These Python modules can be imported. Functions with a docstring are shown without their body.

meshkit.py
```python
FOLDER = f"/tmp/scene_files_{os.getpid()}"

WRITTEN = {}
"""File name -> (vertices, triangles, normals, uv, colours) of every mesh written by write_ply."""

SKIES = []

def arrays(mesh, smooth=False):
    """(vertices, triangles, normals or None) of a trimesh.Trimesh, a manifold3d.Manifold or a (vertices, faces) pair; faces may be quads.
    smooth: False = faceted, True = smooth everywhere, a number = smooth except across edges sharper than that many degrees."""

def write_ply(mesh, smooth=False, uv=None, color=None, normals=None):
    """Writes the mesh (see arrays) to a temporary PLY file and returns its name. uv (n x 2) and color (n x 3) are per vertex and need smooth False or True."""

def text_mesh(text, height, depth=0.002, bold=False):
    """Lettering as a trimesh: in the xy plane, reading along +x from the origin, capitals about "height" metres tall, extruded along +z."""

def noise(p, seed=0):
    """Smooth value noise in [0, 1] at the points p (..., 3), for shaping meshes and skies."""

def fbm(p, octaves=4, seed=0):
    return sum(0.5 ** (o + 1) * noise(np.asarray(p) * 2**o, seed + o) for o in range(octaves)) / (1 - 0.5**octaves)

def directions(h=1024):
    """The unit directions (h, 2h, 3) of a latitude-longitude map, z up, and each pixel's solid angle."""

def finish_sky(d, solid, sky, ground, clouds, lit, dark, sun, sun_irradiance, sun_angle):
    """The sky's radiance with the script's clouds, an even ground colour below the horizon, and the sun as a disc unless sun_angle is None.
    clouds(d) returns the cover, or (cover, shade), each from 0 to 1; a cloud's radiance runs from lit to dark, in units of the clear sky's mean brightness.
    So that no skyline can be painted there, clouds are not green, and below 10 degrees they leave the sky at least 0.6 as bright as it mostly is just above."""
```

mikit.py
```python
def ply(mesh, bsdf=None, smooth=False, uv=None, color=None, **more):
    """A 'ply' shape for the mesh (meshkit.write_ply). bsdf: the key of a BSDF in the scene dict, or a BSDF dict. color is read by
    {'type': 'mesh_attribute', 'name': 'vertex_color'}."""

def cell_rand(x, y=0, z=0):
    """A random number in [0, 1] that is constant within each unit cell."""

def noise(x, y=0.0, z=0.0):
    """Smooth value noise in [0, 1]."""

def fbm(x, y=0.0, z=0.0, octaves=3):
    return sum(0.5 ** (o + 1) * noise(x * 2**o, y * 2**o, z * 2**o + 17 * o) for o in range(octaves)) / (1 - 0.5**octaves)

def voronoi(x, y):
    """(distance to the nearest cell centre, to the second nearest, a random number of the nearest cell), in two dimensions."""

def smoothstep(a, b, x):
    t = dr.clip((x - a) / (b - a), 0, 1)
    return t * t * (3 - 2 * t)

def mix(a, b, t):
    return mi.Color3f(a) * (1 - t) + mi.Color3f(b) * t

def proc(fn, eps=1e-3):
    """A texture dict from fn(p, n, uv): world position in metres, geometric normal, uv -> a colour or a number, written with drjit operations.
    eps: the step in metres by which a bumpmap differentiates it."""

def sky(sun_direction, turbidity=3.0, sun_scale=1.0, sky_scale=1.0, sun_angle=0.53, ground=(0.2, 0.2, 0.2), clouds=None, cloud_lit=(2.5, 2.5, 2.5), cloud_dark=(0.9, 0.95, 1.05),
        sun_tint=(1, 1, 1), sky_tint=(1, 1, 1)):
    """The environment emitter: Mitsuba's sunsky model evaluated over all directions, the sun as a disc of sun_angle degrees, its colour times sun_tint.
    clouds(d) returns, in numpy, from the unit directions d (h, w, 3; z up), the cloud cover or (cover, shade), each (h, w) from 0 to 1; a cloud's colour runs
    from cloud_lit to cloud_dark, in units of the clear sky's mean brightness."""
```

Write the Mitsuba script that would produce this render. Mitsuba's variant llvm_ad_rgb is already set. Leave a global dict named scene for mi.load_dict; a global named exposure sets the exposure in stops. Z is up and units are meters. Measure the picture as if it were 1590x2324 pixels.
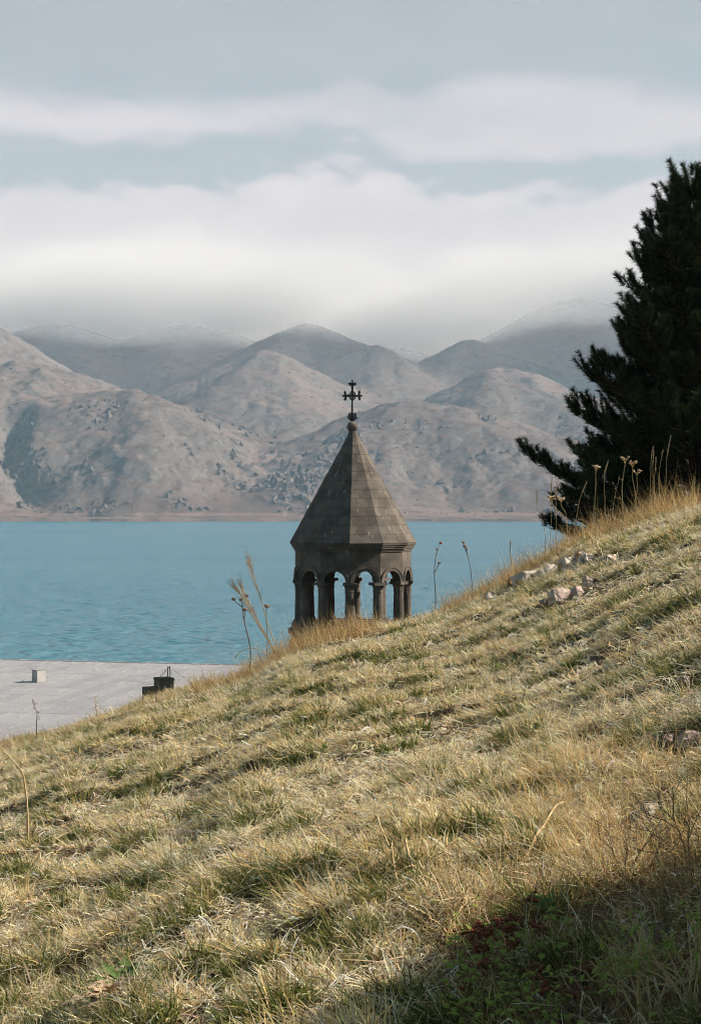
import math
import numpy as np, trimesh, mitsuba as mi, mikit, meshkit, drjit as dr
from mikit import noise, fbm, smoothstep, mix, proc
from scipy.spatial import cKDTree
from scipy.ndimage import gaussian_filter
from shapely.geometry import Polygon, Point, box as sbox
from shapely.ops import unary_union
from shapely import affinity

T = mi.ScalarTransform4f
rng = np.random.default_rng(7)
scene, labels = {}, {}

# ------------------------------------------------------------------ camera, sky, exposure
FOV = 28.0
F = 350.0 / math.tan(math.radians(FOV / 2))
exposure = 2.9
LAKE = -16.5
HAZE = 1.0 / 12500.0
SUN_AZ, SUN_EL = 97.0, 36.0        # azimuth counted from "towards the camera" to the right
sun_dir = (math.sin(math.radians(SUN_AZ)) * math.cos(math.radians(SUN_EL)),
           -math.cos(math.radians(SUN_AZ)) * math.cos(math.radians(SUN_EL)),
           math.sin(math.radians(SUN_EL)))

scene['air'] = {'type': 'homogeneous', 'albedo': {'type': 'rgb', 'value': [0.58, 0.80, 1.0]}, 'sigma_t': HAZE}
scene['camera'] = {'type': 'perspective', 'fov': FOV, 'fov_axis': 'x', 'near_clip': 0.1, 'far_clip': 40000.0,
                   'to_world': T().look_at(origin=[0, 0, 0], target=[0, 1, 0], up=[0, 0, 1]),
                   'medium': {'type': 'ref', 'id': 'air'}}


def clouds(d):
    """Thin stratus sheets over the lake, the same all round the horizon; clearer towards the zenith."""
    az, el = np.arctan2(d[..., 0], d[..., 1]), np.arcsin(d[..., 2])
    c, s = np.cos(az), np.sin(az)
    p = np.stack([c * 7, s * 7, el * 22], -1)
    w = meshkit.fbm(p, 6, 3) - 0.5
    q = np.stack([c * 22 + 5, s * 22, el * 44], -1)
    w2 = meshkit.fbm(q, 5, 11) - 0.5
    w3 = meshkit.fbm(np.stack([c * 34 + 2, s * 34, el * 60], -1), 4, 17) - 0.5
    ss = lambda a, b, x: (lambda t: t * t * (3 - 2 * t))(np.clip((x - a) / (b - a), 0, 1))
    azd = np.degrees(az)
    bank_top = np.interp(azd, [-40, -14, -11.2, -7.2, -4.2, -1.3, .5, 2.6, 4.8, 7, 11, 14, 40], [.224, .219, .222, .231, .234, .243, .244, .232, .219, .226, .229, .225, .226])
    low_edge = np.interp(azd, [-40, -14, -5, 2, 7, 14, 40], [.255, .257, .257, .250, .243, .241, .25])
    top_edge = np.interp(azd, [-40, -14, -8, -3, 3, 6, 10, 14, 40], [.30, .300, .297, .305, .305, .313, .309, .300, .30])
    e = el + 0.030 * w + 0.030 * w2
    upper = ss(low_edge - .020, low_edge + .014, e) * (1 - ss(top_edge - .034, top_edge + .018, e))
    e2 = el + 0.030 * w + 0.030 * w2 + 0.030 * w3
    lower = 1 - ss(bank_top - .012, bank_top + .012, e2)
    high = 0.12 * ss(0.02, 0.2, w2) * ss(0.5, 0.9, el) + 0.05
    ahead = ss(-0.1, 0.85, c)                          # the clouds hang over the hills beyond the lake; the rest of the sky is clear
    veil = 0.48 * ahead * (1 - ss(0.3, 0.7, el))
    cover = np.clip(np.maximum(np.maximum(np.maximum(upper * (0.90 + 0.5 * w + 0.3 * w2), lower * 0.96) * ahead, high), veil), 0, 0.96)
    shade = np.clip(0.30 + 1.1 * w2 - 0.5 * w + 0.25 * ss(0.21, 0.15, e2), 0, 1)
    return cover, shade


scene['sky_light'] = mikit.sky(sun_dir, turbidity=3.0, sky_scale=0.28, clouds=clouds, cloud_lit=(4.75, 4.1, 4.0), cloud_dark=(3.85, 3.4, 3.37),
                               sun_tint=(0.90, 0.965, 1.16), sky_tint=(1.02, 1.26, 0.98), ground=(0.16, 0.15, 0.13))


# ------------------------------------------------------------------ helpers
def put(key, mesh, bsdf, smooth=False, **kw):
    n, k = 0, key
    while k in scene:
        n += 1
        k = f'{key}_{n:03d}'
    scene[k] = mikit.ply(mesh, bsdf, smooth=smooth, **kw)
    return k


def fresh(key):
    """First number of this thing's name that no entry uses."""
    n, k = 0, key
    while k in labels or k in scene or any(s.startswith(k + '__') for s in scene):
        n += 1
        k = f'{key}_{n:03d}'
    return k


def tag(key, label=None, cat=None, group=None, kind=None):
    d = {}
    for a, b in (('label', label), ('category', cat), ('group', group), ('kind', kind)):
        if b:
            d[a] = b
    labels[key] = d
    return key


def rgb(c):
    return {'type': 'rgb', 'value': list(map(float, c))}


def smin_step(a, b, x):
    t = np.clip((x - a) / (b - a), 0, 1)
    return t * t * (3 - 2 * t)


def ribbons(P, w, side, col):
    """P (n,k+1,3) centre lines, w (n,) root widths, side (n,3): tapering blades, the last point a tip. -> verts, faces, colours"""
    n, m, _ = P.shape
    taper = np.linspace(1.0, 0.35, m - 1)
    off = side[:, None, :] * (w[:, None, None] * 0.5 * taper[None, :, None])
    L, R = P[:, :-1] - off, P[:, :-1] + off
    v = np.concatenate([np.stack([L, R], 2).reshape(n, -1, 3), P[:, -1:]], 1)
    nv = v.shape[1]
    f = []
    for i in range(m - 2):
        a, b, c, d = 2 * i, 2 * i + 1, 2 * i + 3, 2 * i + 2
        f += [[a, b, c], [a, c, d]]
    f.append([2 * (m - 2), 2 * (m - 2) + 1, nv - 1])
    f = (np.array(f)[None] + (np.arange(n) * nv)[:, None, None]).reshape(-1, 3)
    return v.reshape(-1, 3), f, np.repeat(col, nv, 0)


def join(parts):
    at, V, Fc, C = 0, [], [], []
    for v, f, c in parts:
        V.append(v), Fc.append(f + at), C.append(c)
        at += len(v)
    return np.vstack(V), np.vstack(Fc), np.vstack(C)


def tube(pts, r, sides=5):
    p = np.asarray(pts, float)
    r = np.broadcast_to(r, (len(p),))
    t = np.gradient(p, axis=0)
    t /= np.linalg.norm(t, axis=1, keepdims=True) + 1e-12
    a = np.cross(t, np.where(np.abs(t[:, 2:]) < 0.9, [0, 0, 1.0], [1.0, 0, 0]))
    a /= np.linalg.norm(a, axis=1, keepdims=True) + 1e-12
    b, ang = np.cross(t, a), np.arange(sides) * 2 * np.pi / sides
    v = p[:, None] + r[:, None, None] * (np.cos(ang)[None, :, None] * a[:, None] + np.sin(ang)[None, :, None] * b[:, None])
    f = []
    for i in range(len(p) - 1):
        for j in range(sides):
            k = (j + 1) % sides
            f += [[i * sides + j, i * sides + k, (i + 1) * sides + k], [i * sides + j, (i + 1) * sides + k, (i + 1) * sides + j]]
    for c, base, flip in ((p[0], 0, True), (p[-1], (len(p) - 1) * sides, False)):
        v_i = len(p) * sides + (0 if flip else 1)
        for j in range(sides):
            k = (j + 1) % sides
            f.append([v_i, base + (k if flip else j), base + (j if flip else k)])
    v = np.vstack([v.reshape(-1, 3), p[:1], p[-1:]])
    return trimesh.Trimesh(v, np.array(f), process=False)


def cat(ms):
    return trimesh.util.concatenate(ms)


def bez(p0, p1, p2, n=8):
    t = np.linspace(0, 1, n)[:, None]
    return (1 - t) ** 2 * np.asarray(p0, float) + 2 * t * (1 - t) * np.asarray(p1, float) + t * t * np.asarray(p2, float)


def boxm(sx, sy, sz, at=(0, 0, 0), rot=0.0):
    m = trimesh.creation.box((sx, sy, sz))
    m.apply_transform(trimesh.transformations.rotation_matrix(rot, [0, 0, 1]))
    m.apply_translation(at)
    return m


def ray(X, Y):
    """Direction (per metre of depth) seen at the photo's 1590-wide coordinates."""
    return (X - 795.0) * 0.440252 / F, (1163.0 - Y) * 0.440252 / F


def at_depth(X, Y, y):
    u, v = ray(X, Y)
    return np.array([u * y, y, v * y])


# ------------------------------------------------------------------ materials
def mat(key, d, two=True):
    scene[key] = {'type': 'twosided', 'bsdf': d} if two else d


VC = {'type': 'mesh_attribute', 'name': 'vertex_color'}
mat('m_blade', {'type': 'principledthin', 'base_color': VC, 'roughness': 0.62, 'diff_trans': 0.75, 'spec_trans': 0.0, 'eta': 1.35}, False)
mat('m_needle', {'type': 'principledthin', 'base_color': VC, 'roughness': 0.5, 'diff_trans': 0.25, 'spec_trans': 0.0, 'eta': 1.4}, False)
mat('m_matte', {'type': 'diffuse', 'reflectance': VC})


def f_soil(p, n, uv):
    a = fbm(p.x * 3, p.y * 3, p.z * 3, 4)
    b = fbm(p.x * 30, p.y * 30, p.z * 30, 3)
    c = mix((0.055, 0.040, 0.027), (0.13, 0.10, 0.06), smoothstep(0.3, 0.7, a))
    return mix(c, (0.30, 0.245, 0.16), smoothstep(0.52, 0.75, b) * 0.6)


mat('m_soil', {'type': 'bumpmap', 'arbitrary': {'type': 'raw', **proc(lambda p, n, uv: fbm(p.x * 22, p.y * 22, p.z * 22, 3))} if False else proc(lambda p, n, uv: fbm(p.x * 22, p.y * 22, p.z * 22, 3), 4e-3),
               'scale': 0.03, 'bsdf': {'type': 'diffuse', 'reflectance': proc(f_soil)}})


def f_hill(p, n, uv):
    up = smoothstep(0.72, 0.93, n.z)
    a = fbm(p.x * 0.006, p.y * 0.006, 0.0, 4)
    b = fbm(p.x * 0.05, p.y * 0.05, p.z * 0.05, 4)
    g = fbm(p.x * 0.16 + 9, p.y * 0.16, p.z * 0.10, 3)
    c = mix((0.116, 0.087, 0.079), (0.196, 0.149, 0.134), smoothstep(0.3, 0.7, a))
    c = mix(c, (0.080, 0.063, 0.052), smoothstep(0.5, 0.72, b) * 0.55)
    c = mix(c, (0.042, 0.045, 0.034), smoothstep(0.60, 0.74, g) * smoothstep(0.42, 0.6, b) * 0.45)
    bank = smoothstep(-7.6, -6.4, p.z) * smoothstep(-0.5, -2.5, p.z)
    c = mix(c, (0.20, 0.142, 0.122), bank * (0.4 + 0.6 * b))                       # gravel of the track along the shore
    rock = mix((0.085, 0.075, 0.070), (0.19, 0.17, 0.155), g)
    return mix(rock, c, up)


mat('m_hill', {'type': 'bumpmap', 'arbitrary': proc(lambda p, n, uv: fbm(p.x * 0.09, p.y * 0.09, p.z * 0.09, 4), 0.7), 'scale': 3.2,
               'bsdf': {'type': 'diffuse', 'reflectance': proc(f_hill)}})


def f_stone(p, n, uv):
    a = fbm(p.x * 3.1, p.y * 3.1, p.z * 3.1, 4)
    b = fbm(p.x * 40, p.y * 40, p.z * 40, 2)
    s = fbm(p.x * 9 + 3, p.y * 9, p.z * 1.6, 3)
    c = mix((0.106, 0.097, 0.088), (0.160, 0.146, 0.130), smoothstep(0.3, 0.7, a))
    c = c * (0.85 + 0.3 * b)
    return mix(c, (0.36, 0.33, 0.29), smoothstep(0.70, 0.80, s) * 0.55)      # lime and lichen runs


def stone_mat(key, tint):
    t = mi.Color3f(tint)
    fn = lambda p, n, uv: f_stone(p, n, uv) * mi.Color3f(tint)
    mat(key, {'type': 'bumpmap', 'arbitrary': proc(BUMP_STONE, 2e-3), 'scale': 0.012,
              'bsdf': {'type': 'diffuse', 'reflectance': proc(fn)}})


def BUMP_STONE(p, n, uv):
    return fbm(p.x * 26, p.y * 26, p.z * 26, 3)


for i, t in enumerate([(1.0, 1.0, 1.0), (1.12, 1.11, 1.09), (0.90, 0.90, 0.90), (1.03, 0.99, 0.95)]):
    stone_mat(f'm_stone_{i}', t)
mat('m_mortar', {'type': 'diffuse', 'reflectance': rgb((0.055, 0.048, 0.042))})
mat('m_iron', {'type': 'principled', 'base_color': rgb((0.022, 0.022, 0.022)), 'roughness': 0.5, 'specular': 0.4})


def f_metal_sheet(p, n, uv):
    a = fbm(p.x * 0.8, p.y * 0.8, 0.0, 3)
    b = fbm(p.x * 7, p.y * 7, 3.0, 3)
    c = mix((0.228, 0.235, 0.248), (0.268, 0.274, 0.286), a)
    return mix(c, (0.20, 0.19, 0.18), smoothstep(0.58, 0.8, b) * 0.35)


mat('m_sheet', {'type': 'principled', 'base_color': proc(f_metal_sheet), 'roughness': 0.6, 'specular': 0.4})
mat('m_sheet_b', {'type': 'principled', 'base_color': proc(lambda p, n, uv: f_metal_sheet(p, n, uv) * 0.91), 'roughness': 0.55, 'specular': 0.4})
mat('m_render_wall', {'type': 'diffuse', 'reflectance': proc(lambda p, n, uv: mix((0.50, 0.49, 0.47), (0.62, 0.61, 0.59), fbm(p.x * 5, p.y * 5, p.z * 5, 3)))})


def f_pale_rock(p, n, uv):
    a = fbm(p.x * 7, p.y * 7, p.z * 7, 4)
    b = fbm(p.x * 34, p.y * 34, p.z * 34, 2)
    l = fbm(p.x * 5 + 40, p.y * 5, p.z * 5, 3)
    c = mix((0.40, 0.345, 0.30), (0.66, 0.60, 0.53), smoothstep(0.3, 0.68, a)) * (0.8 + 0.4 * b)
    return mix(c, (0.42, 0.20, 0.05), smoothstep(0.60, 0.70, l) * 0.8)      # orange lichen


def f_pink_rock(p, n, uv):
    a = fbm(p.x * 6, p.y * 6, p.z * 6, 4)
    b = fbm(p.x * 30, p.y * 30, p.z * 30, 2)
    return mix((0.28, 0.22, 0.195), (0.55, 0.45, 0.40), smoothstep(0.3, 0.7, a)) * (0.75 + 0.5 * b)


for k, fn in (('m_pale_rock', f_pale_rock), ('m_pink_rock', f_pink_rock)):
    mat(k, {'type': 'bumpmap', 'arbitrary': proc(lambda p, n, uv: fbm(p.x * 18, p.y * 18, p.z * 18, 4), 3e-3), 'scale': 0.05,
            'bsdf': {'type': 'diffuse', 'reflectance': proc(fn)}})

mat('m_bark', {'type': 'diffuse', 'reflectance': proc(lambda p, n, uv: mix((0.05, 0.036, 0.028), (0.12, 0.085, 0.06), fbm(p.x * 9, p.y * 9, p.z * 3, 3)))})


def f_wave(p, n, uv):
    a = fbm(p.x * 0.36 + p.y * 0.04, p.y * 0.26, 1.0, 3)
    b = noise(p.x * 1.1, p.y * 0.55, 5.0)
    return 0.8 * a + 0.2 * b


def f_water(p, n, uv):
    a = fbm(p.x * 0.004, p.y * 0.012, 2.0, 4)
    return mix((0.014, 0.098, 0.152), (0.027, 0.128, 0.174), a)


mat('m_water', {'type': 'bumpmap', 'arbitrary': proc(f_wave, 0.08), 'scale': 1.15,
                'bsdf': {'type': 'principled', 'base_color': proc(f_water), 'roughness': 0.30, 'specular': 0.5, 'eta': 1.33} if False else
                {'type': 'principled', 'base_color': proc(f_water), 'roughness': 0.26, 'specular': 0.35}})

# ------------------------------------------------------------------ the near hillside
RX = (np.array([-400, 0, 100, 200, 300, 400, 480, 560, 620, 680, 800, 900, 1000, 1100, 1200, 1260, 1350, 1450, 1590, 1990]) - 795) * 0.440252 / F * 22.0
RY = (1163 - (np.array([1830, 1663, 1645, 1617, 1584, 1546, 1534, 1512, 1490, 1452, 1419, 1400, 1372, 1323, 1270, 1238, 1200, 1162, 1127, 1015]) + 17)) * 0.440252 / F * 22.0
PX = np.linspace(RX[0], RX[-1], 900)
PZ = gaussian_filter(np.interp(PX, RX, RY), 9)


def base_h(x, y):
    h = np.interp(x, PX, PZ) + np.where(x < PX[0], (x - PX[0]) * 0.30, 0) + np.where(x > PX[-1], (x - PX[-1]) * 0.15, 0)
    h = np.maximum(h, np.where(x < -12, -5.6 + (x + 12) * 0.12, h))
    y0 = 19.4
    d = np.clip(y - y0, 0, None)
    cap = 9.5
    fall = np.where(d < cap, 0.020 * d ** 2, 0.020 * cap ** 2 + 0.04 * cap * (d - cap))
    big = meshkit.fbm(np.stack([x * 0.22, y * 0.22, 0 * x], -1), 3, 5) - 0.5
    return h - fall + 0.12 * big * np.clip(y / 12, 0.2, 1)


STONES_AT = [(1174, 1222, 1304, 1324), (1218, 1246, 1303, 1313), (1240, 1270, 1288, 1307), (1277, 1307, 1277, 1303), (1308, 1327, 1267, 1289), (1327, 1344, 1266, 1282), (1343, 1361, 1267, 1279), (1368, 1398, 1257, 1279), (1153, 1177, 1323, 1334), (1104, 1122, 1352, 1364), (1240, 1306, 1330, 1370), (1297, 1326, 1320, 1357), (1322, 1352, 1301, 1330), (1222, 1252, 1362, 1376), (1542, 1566, 1525, 1557), (1535, 1600, 1640, 1690), (1505, 1533, 1655, 1690), (1454, 1492, 1836, 1856)]

# tussocks of grass on the slope: centre, radius, height
def scatter(spacing, y0, y1, margin=1.2, grow=0.0):
    pts, y = [], y0
    while y < y1:
        s = spacing * (1 + grow * y)
        half = 0.262 * y + margin
        xs = np.arange(-half, half, s)
        pts.append(np.stack([xs + rng.uniform(-.42, .42, len(xs)) * s, y + rng.uniform(-.42, .42, len(xs)) * s], 1))
        y += s * 0.9
    return np.vstack(pts)


TU = scatter(0.40, 3.0, 23.5)
keep = rng.random(len(TU)) < 0.70
TU = TU[keep]
TN = meshkit.fbm(np.stack([TU[:, 0] * 0.9, TU[:, 1] * 0.9, TU[:, 0] * 0], -1), 3, 21)
TR = rng.uniform(0.13, 0.29, len(TU)) * (0.7 + 0.6 * TN)
HO = (rng.random(len(TU)) < 0.75) * rng.uniform(0.5, 1.0, len(TU))
TH = TR * rng.uniform(0.22, 0.44, len(TU)) * np.clip(0.2 + 1.8 * (TN - 0.25), 0.12, 1.25)
tree_t = cKDTree(TU)


def bump(x, y):
    q = np.stack([x, y], -1)
    d, i = tree_t.query(q, k=4)
    c = TU[i]
    dx, dy = (x[..., None] - c[..., 0]), (y[..., None] - c[..., 1])
    r = np.sqrt((dx * 0.85) ** 2 + dy ** 2) / TR[i]
    b = TH[i] * np.exp(-(r ** 4))
    h = np.sqrt(((dx + .45 * TR[i]) / 1.25) ** 2 + (dy + 1.0 * TR[i]) ** 2) / (TR[i] * .62)
    return b.max(-1) - (HO[i] * 1.1 * TH[i] * np.exp(-h ** 4)).max(-1)


def hollow(x, y):
    """How far a point lies in the hollow under the overhanging front of a tussock."""
    d, i = tree_t.query(np.stack([x, y], -1), k=4)
    dx, dy = x[..., None] - TU[i][..., 0], y[..., None] - TU[i][..., 1]
    h = np.sqrt(((dx + .45 * TR[i]) / 1.25) ** 2 + (dy + 1.0 * TR[i]) ** 2) / (TR[i] * .62)
    return (HO[i] * np.exp(-h ** 4)).max(-1)


def ground(x, y):
    x, y = np.asarray(x, float), np.asarray(y, float)
    return base_h(x, y) + bump(x, y)


def hit(X, Y, lo=2.5, hi=30.0):
    """Where the ray of a photo point meets the slope."""
    u, v = ray(X, Y)
    ys = np.linspace(lo, hi, 2500)
    g = base_h(u * ys, ys)
    below = np.nonzero(v * ys <= g)[0]
    y = ys[below[0]] if len(below) else 21.5
    return np.array([u * y, y, float(ground(np.array([u * y]), np.array([y]))[0])])


def ax(*segs):
    out = []
    for a, b, s in segs:
        out.append(np.arange(a, b, s))
    return np.concatenate(out + [[segs[-1][1]]])


gx = ax((-220, -40, 12), (-40, -9, 1.0), (-9, 10, 0.075), (10, 40, 1.0), (40, 220, 12))
gy = ax((-60, -6, 6), (-6, 1.5, 0.5), (1.5, 24, 0.075), (24, 34, 0.5), (34, 130, 3.0))
X, Y = np.meshgrid(gx, gy)
Z = base_h(X, Y) + np.where((np.abs(X) < 10) & (Y > 1) & (Y < 25), bump(X, Y), 0)
Z = np.maximum(Z, LAKE - 6)
v = np.stack([X, Y, Z], -1).reshape(-1, 3)
nx = len(gx)
i, j = np.meshgrid(np.arange(len(gy) - 1), np.arange(nx - 1), indexing='ij')
q = np.stack([i * nx + j, i * nx + j + 1, (i + 1) * nx + j + 1, (i + 1) * nx + j], -1).reshape(-1, 4)
put('hillside', (v, q), 'm_soil', smooth=True)
tag('hillside', 'grassy hillside sloping down to the left above the lake', 'hillside', kind='structure')

# ------------------------------------------------------------------ lake
lx = np.array([-9000, -3000, -600, 0, 600, 3000, 9000.0])
ly = np.array([20, 120, 400, 1200, 2600, 3200.0])
LX, LY = np.meshgrid(lx, ly)
v = np.stack([LX, LY, LX * 0 + LAKE], -1).reshape(-1, 3)
nx = len(lx)
i, j = np.meshgrid(np.arange(len(ly) - 1), np.arange(nx - 1), indexing='ij')
q = np.stack([i * nx + j, i * nx + j + 1, (i + 1) * nx + j + 1, (i + 1) * nx + j], -1).reshape(-1, 4)
put('lake', (v, q), 'm_water')
tag('lake', 'wide turquoise lake with small wind ripples', 'lake', kind='structure')

# ------------------------------------------------------------------ the hills across the lake
# peak in the photo (X, Y), its distance, slope left / right / front / back, roundness
HILLS = [
    (310, 880, 3000, .30, .62, .55, .45, 60),
    (40, 822, 3250, .42, .38, .55, .45, 80),
    (-100, 690, 3800, .45, .66, .60, .45, 40),
    (-90, 985, 2720, .45, .70, .60, .45, 40),
    (600, 790, 3900, .52, .54, .55, .5, 24),
    (935, 908, 3080, .44, .36, .50, .45, 80),
    (1130, 830, 3650, .55, .42, .52, .45, 40),
    (1430, 900, 3500, .40, .40, .50, .45, 60),
    (430, 744, 5000, .50, .50, .62, .45, 160),
    (690, 738, 4600, .55, .50, .62, .45, 60),
    (850, 785, 4200, .55, .60, .60, .45, 40),
    (1060, 772, 4400, .60, .50, .62, .45, 60),
    (1295, 682, 5200, .62, .42, .60, .45, 110),
    (120, 742, 5100, .5, .45, .60, .45, 160),
    (1750, 670, 4900, .50, .45, .55, .45, 160),
    (2000, 800, 3500, .45, .45, .55, .4, 100),
    (-500, 700, 3700, .45, .45, .55, .4, 120),
    (-1100, 720, 3900, .45, .45, .55, .4, 150),
    (2700, 730, 4200, .45, .45, .55, .4, 150),
    (820, 790, 5300, .45, .45, .60, .45, 250),
]


def mountains(x, y):
    p = np.stack([x * 0.004, y * 0.004, 0 * x], -1)
    wx = x + 60 * (meshkit.fbm(p, 4, 31) - 0.5)
    wy = y + 60 * (meshkit.fbm(p, 4, 47) - 0.5)
    shore = 2400 + 64 * (meshkit.fbm(np.stack([x * 0.01, 0 * x, 0 * x], -1), 4, 9) - 0.5) - 0.03 * x
    d = y - shore
    ls = LAKE + np.interp(d, [-60, 0, 4, 9, 60, 75, 150, 400, 5000], [-8, -.3, 1.5, 5.0, 8.0, 11.5, 17.0, 30, 300])
    acc = np.zeros_like(x)
    K = 1 / 14.0
    zs = []
    for X0, Y0, D, sl, sr, sf, sb, r0 in HILLS:
        cx, cy, cz = at_depth(X0, Y0, D)
        dx, dy = wx - cx, wy - cy
        th = np.arctan2(dy, dx)
        spur = 1 + 0.06 * np.cos(4 * th + X0) + 0.05 * np.cos(7 * th + Y0 * 1.7)
        a = np.where(dx < 0, sl, sr) * dx
        b = np.where(dy < 0, sf, sb) * dy
        s0 = 0.45 * r0
        z = cz + s0 - np.sqrt((a * a + b * b) * spur ** 2 + s0 * s0)
        zs.append(z)
    zs = np.stack(zs)
    m = zs.max(0)
    hz = m + np.log(np.exp((zs - m) * K).sum(0)) / K
    g = meshkit.fbm(np.stack([x * 0.013, y * 0.013, 0 * x], -1), 4, 77)
    rid = 1 - np.abs(2 * g - 1)
    rel = np.clip((hz - LAKE) / 250, 0, 1)
    g2 = meshkit.fbm(np.stack([x * 0.030, y * 0.017, 0 * x], -1), 3, 55)
    hz = hz - 5 * (1 - np.abs(2 * g2 - 1)) ** 2 * np.clip(rel * 3, 0, 1) * smin_step(0.95, 0.35, rel) * np.clip((4300 - y) / 900, 0, 1)
    hz = hz - 17 * rid * np.clip(rel * 3, 0, 1) * np.clip((5200 - y) / 1200, 0.25, 1) + 9
    # crags low on the near spurs
    c = meshkit.fbm(np.stack([x * 0.010 + 7, y * 0.010, hz * 0.006], -1), 3, 13)
    c2 = meshkit.fbm(np.stack([x * 0.075, y * 0.075, hz * 0.03], -1), 3, 19)
    low = smin_step(0.80, 0.25, rel)
    hz = hz + 9 * smin_step(0.50, 0.66, c) * low * smin_step(0.42, 0.62, c2)
    hz = hz + 3.0 * np.clip((4100 - y) / 900, 0.1, 1) * (meshkit.fbm(np.stack([x * 0.05, y * 0.05, 0 * x], -1), 3, 3) - 0.5)
    gy_ = np.clip((2960 - y) / 480, 0, 1)                       # the ravine at the left
    gxc = (np.interp(gy_, [0, .5, 1], [18, 30, 78]) - 795) * 0.440252 / F * y + 14 * np.sin(y * .02)
    hz = hz - 46 * np.exp(-((x - gxc) / 34) ** 2) * smin_step(0, .25, gy_) * np.clip((hz - ls) / 60, 0, 1)
    land = np.maximum(hz, ls)
    t = np.clip((d - 55) / 190, 0, 1) ** 0.8
    return np.where(d < 60, np.minimum(ls + 0.8 * (meshkit.fbm(np.stack([x * .06, y * .06, 0 * x], -1), 3, 2) - .5), ls + 3), ls * (1 - t) + land * t)


my = np.concatenate([np.linspace(2340, 2500, 54), 2500 * (3600 / 2500) ** np.linspace(0, 1, 300)[1:], 3600 * (6400 / 3600) ** np.linspace(0, 1, 120)[1:]])
mu = np.concatenate([np.linspace(-0.9, -0.30, 46)[:-1], np.linspace(-0.30, 0.30, 560), np.linspace(0.30, 0.9, 46)[1:]])
MU, MY = np.meshgrid(mu, my)
MX = MU * MY
MZ = mountains(MX, MY)
v = np.stack([MX, MY, MZ], -1).reshape(-1, 3)
nx = len(mu)
i, j = np.meshgrid(np.arange(len(my) - 1), np.arange(nx - 1), indexing='ij')
q = np.stack([i * nx + j, i * nx + j + 1, (i + 1) * nx + j + 1, (i + 1) * nx + j], -1).reshape(-1, 4)
put('hills', (v, q), 'm_hill', smooth=True)
tag('hills', 'bare brown hills rising from the far shore into the clouds', 'hills', kind='structure')
print('mountain top', MZ.max())


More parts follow.
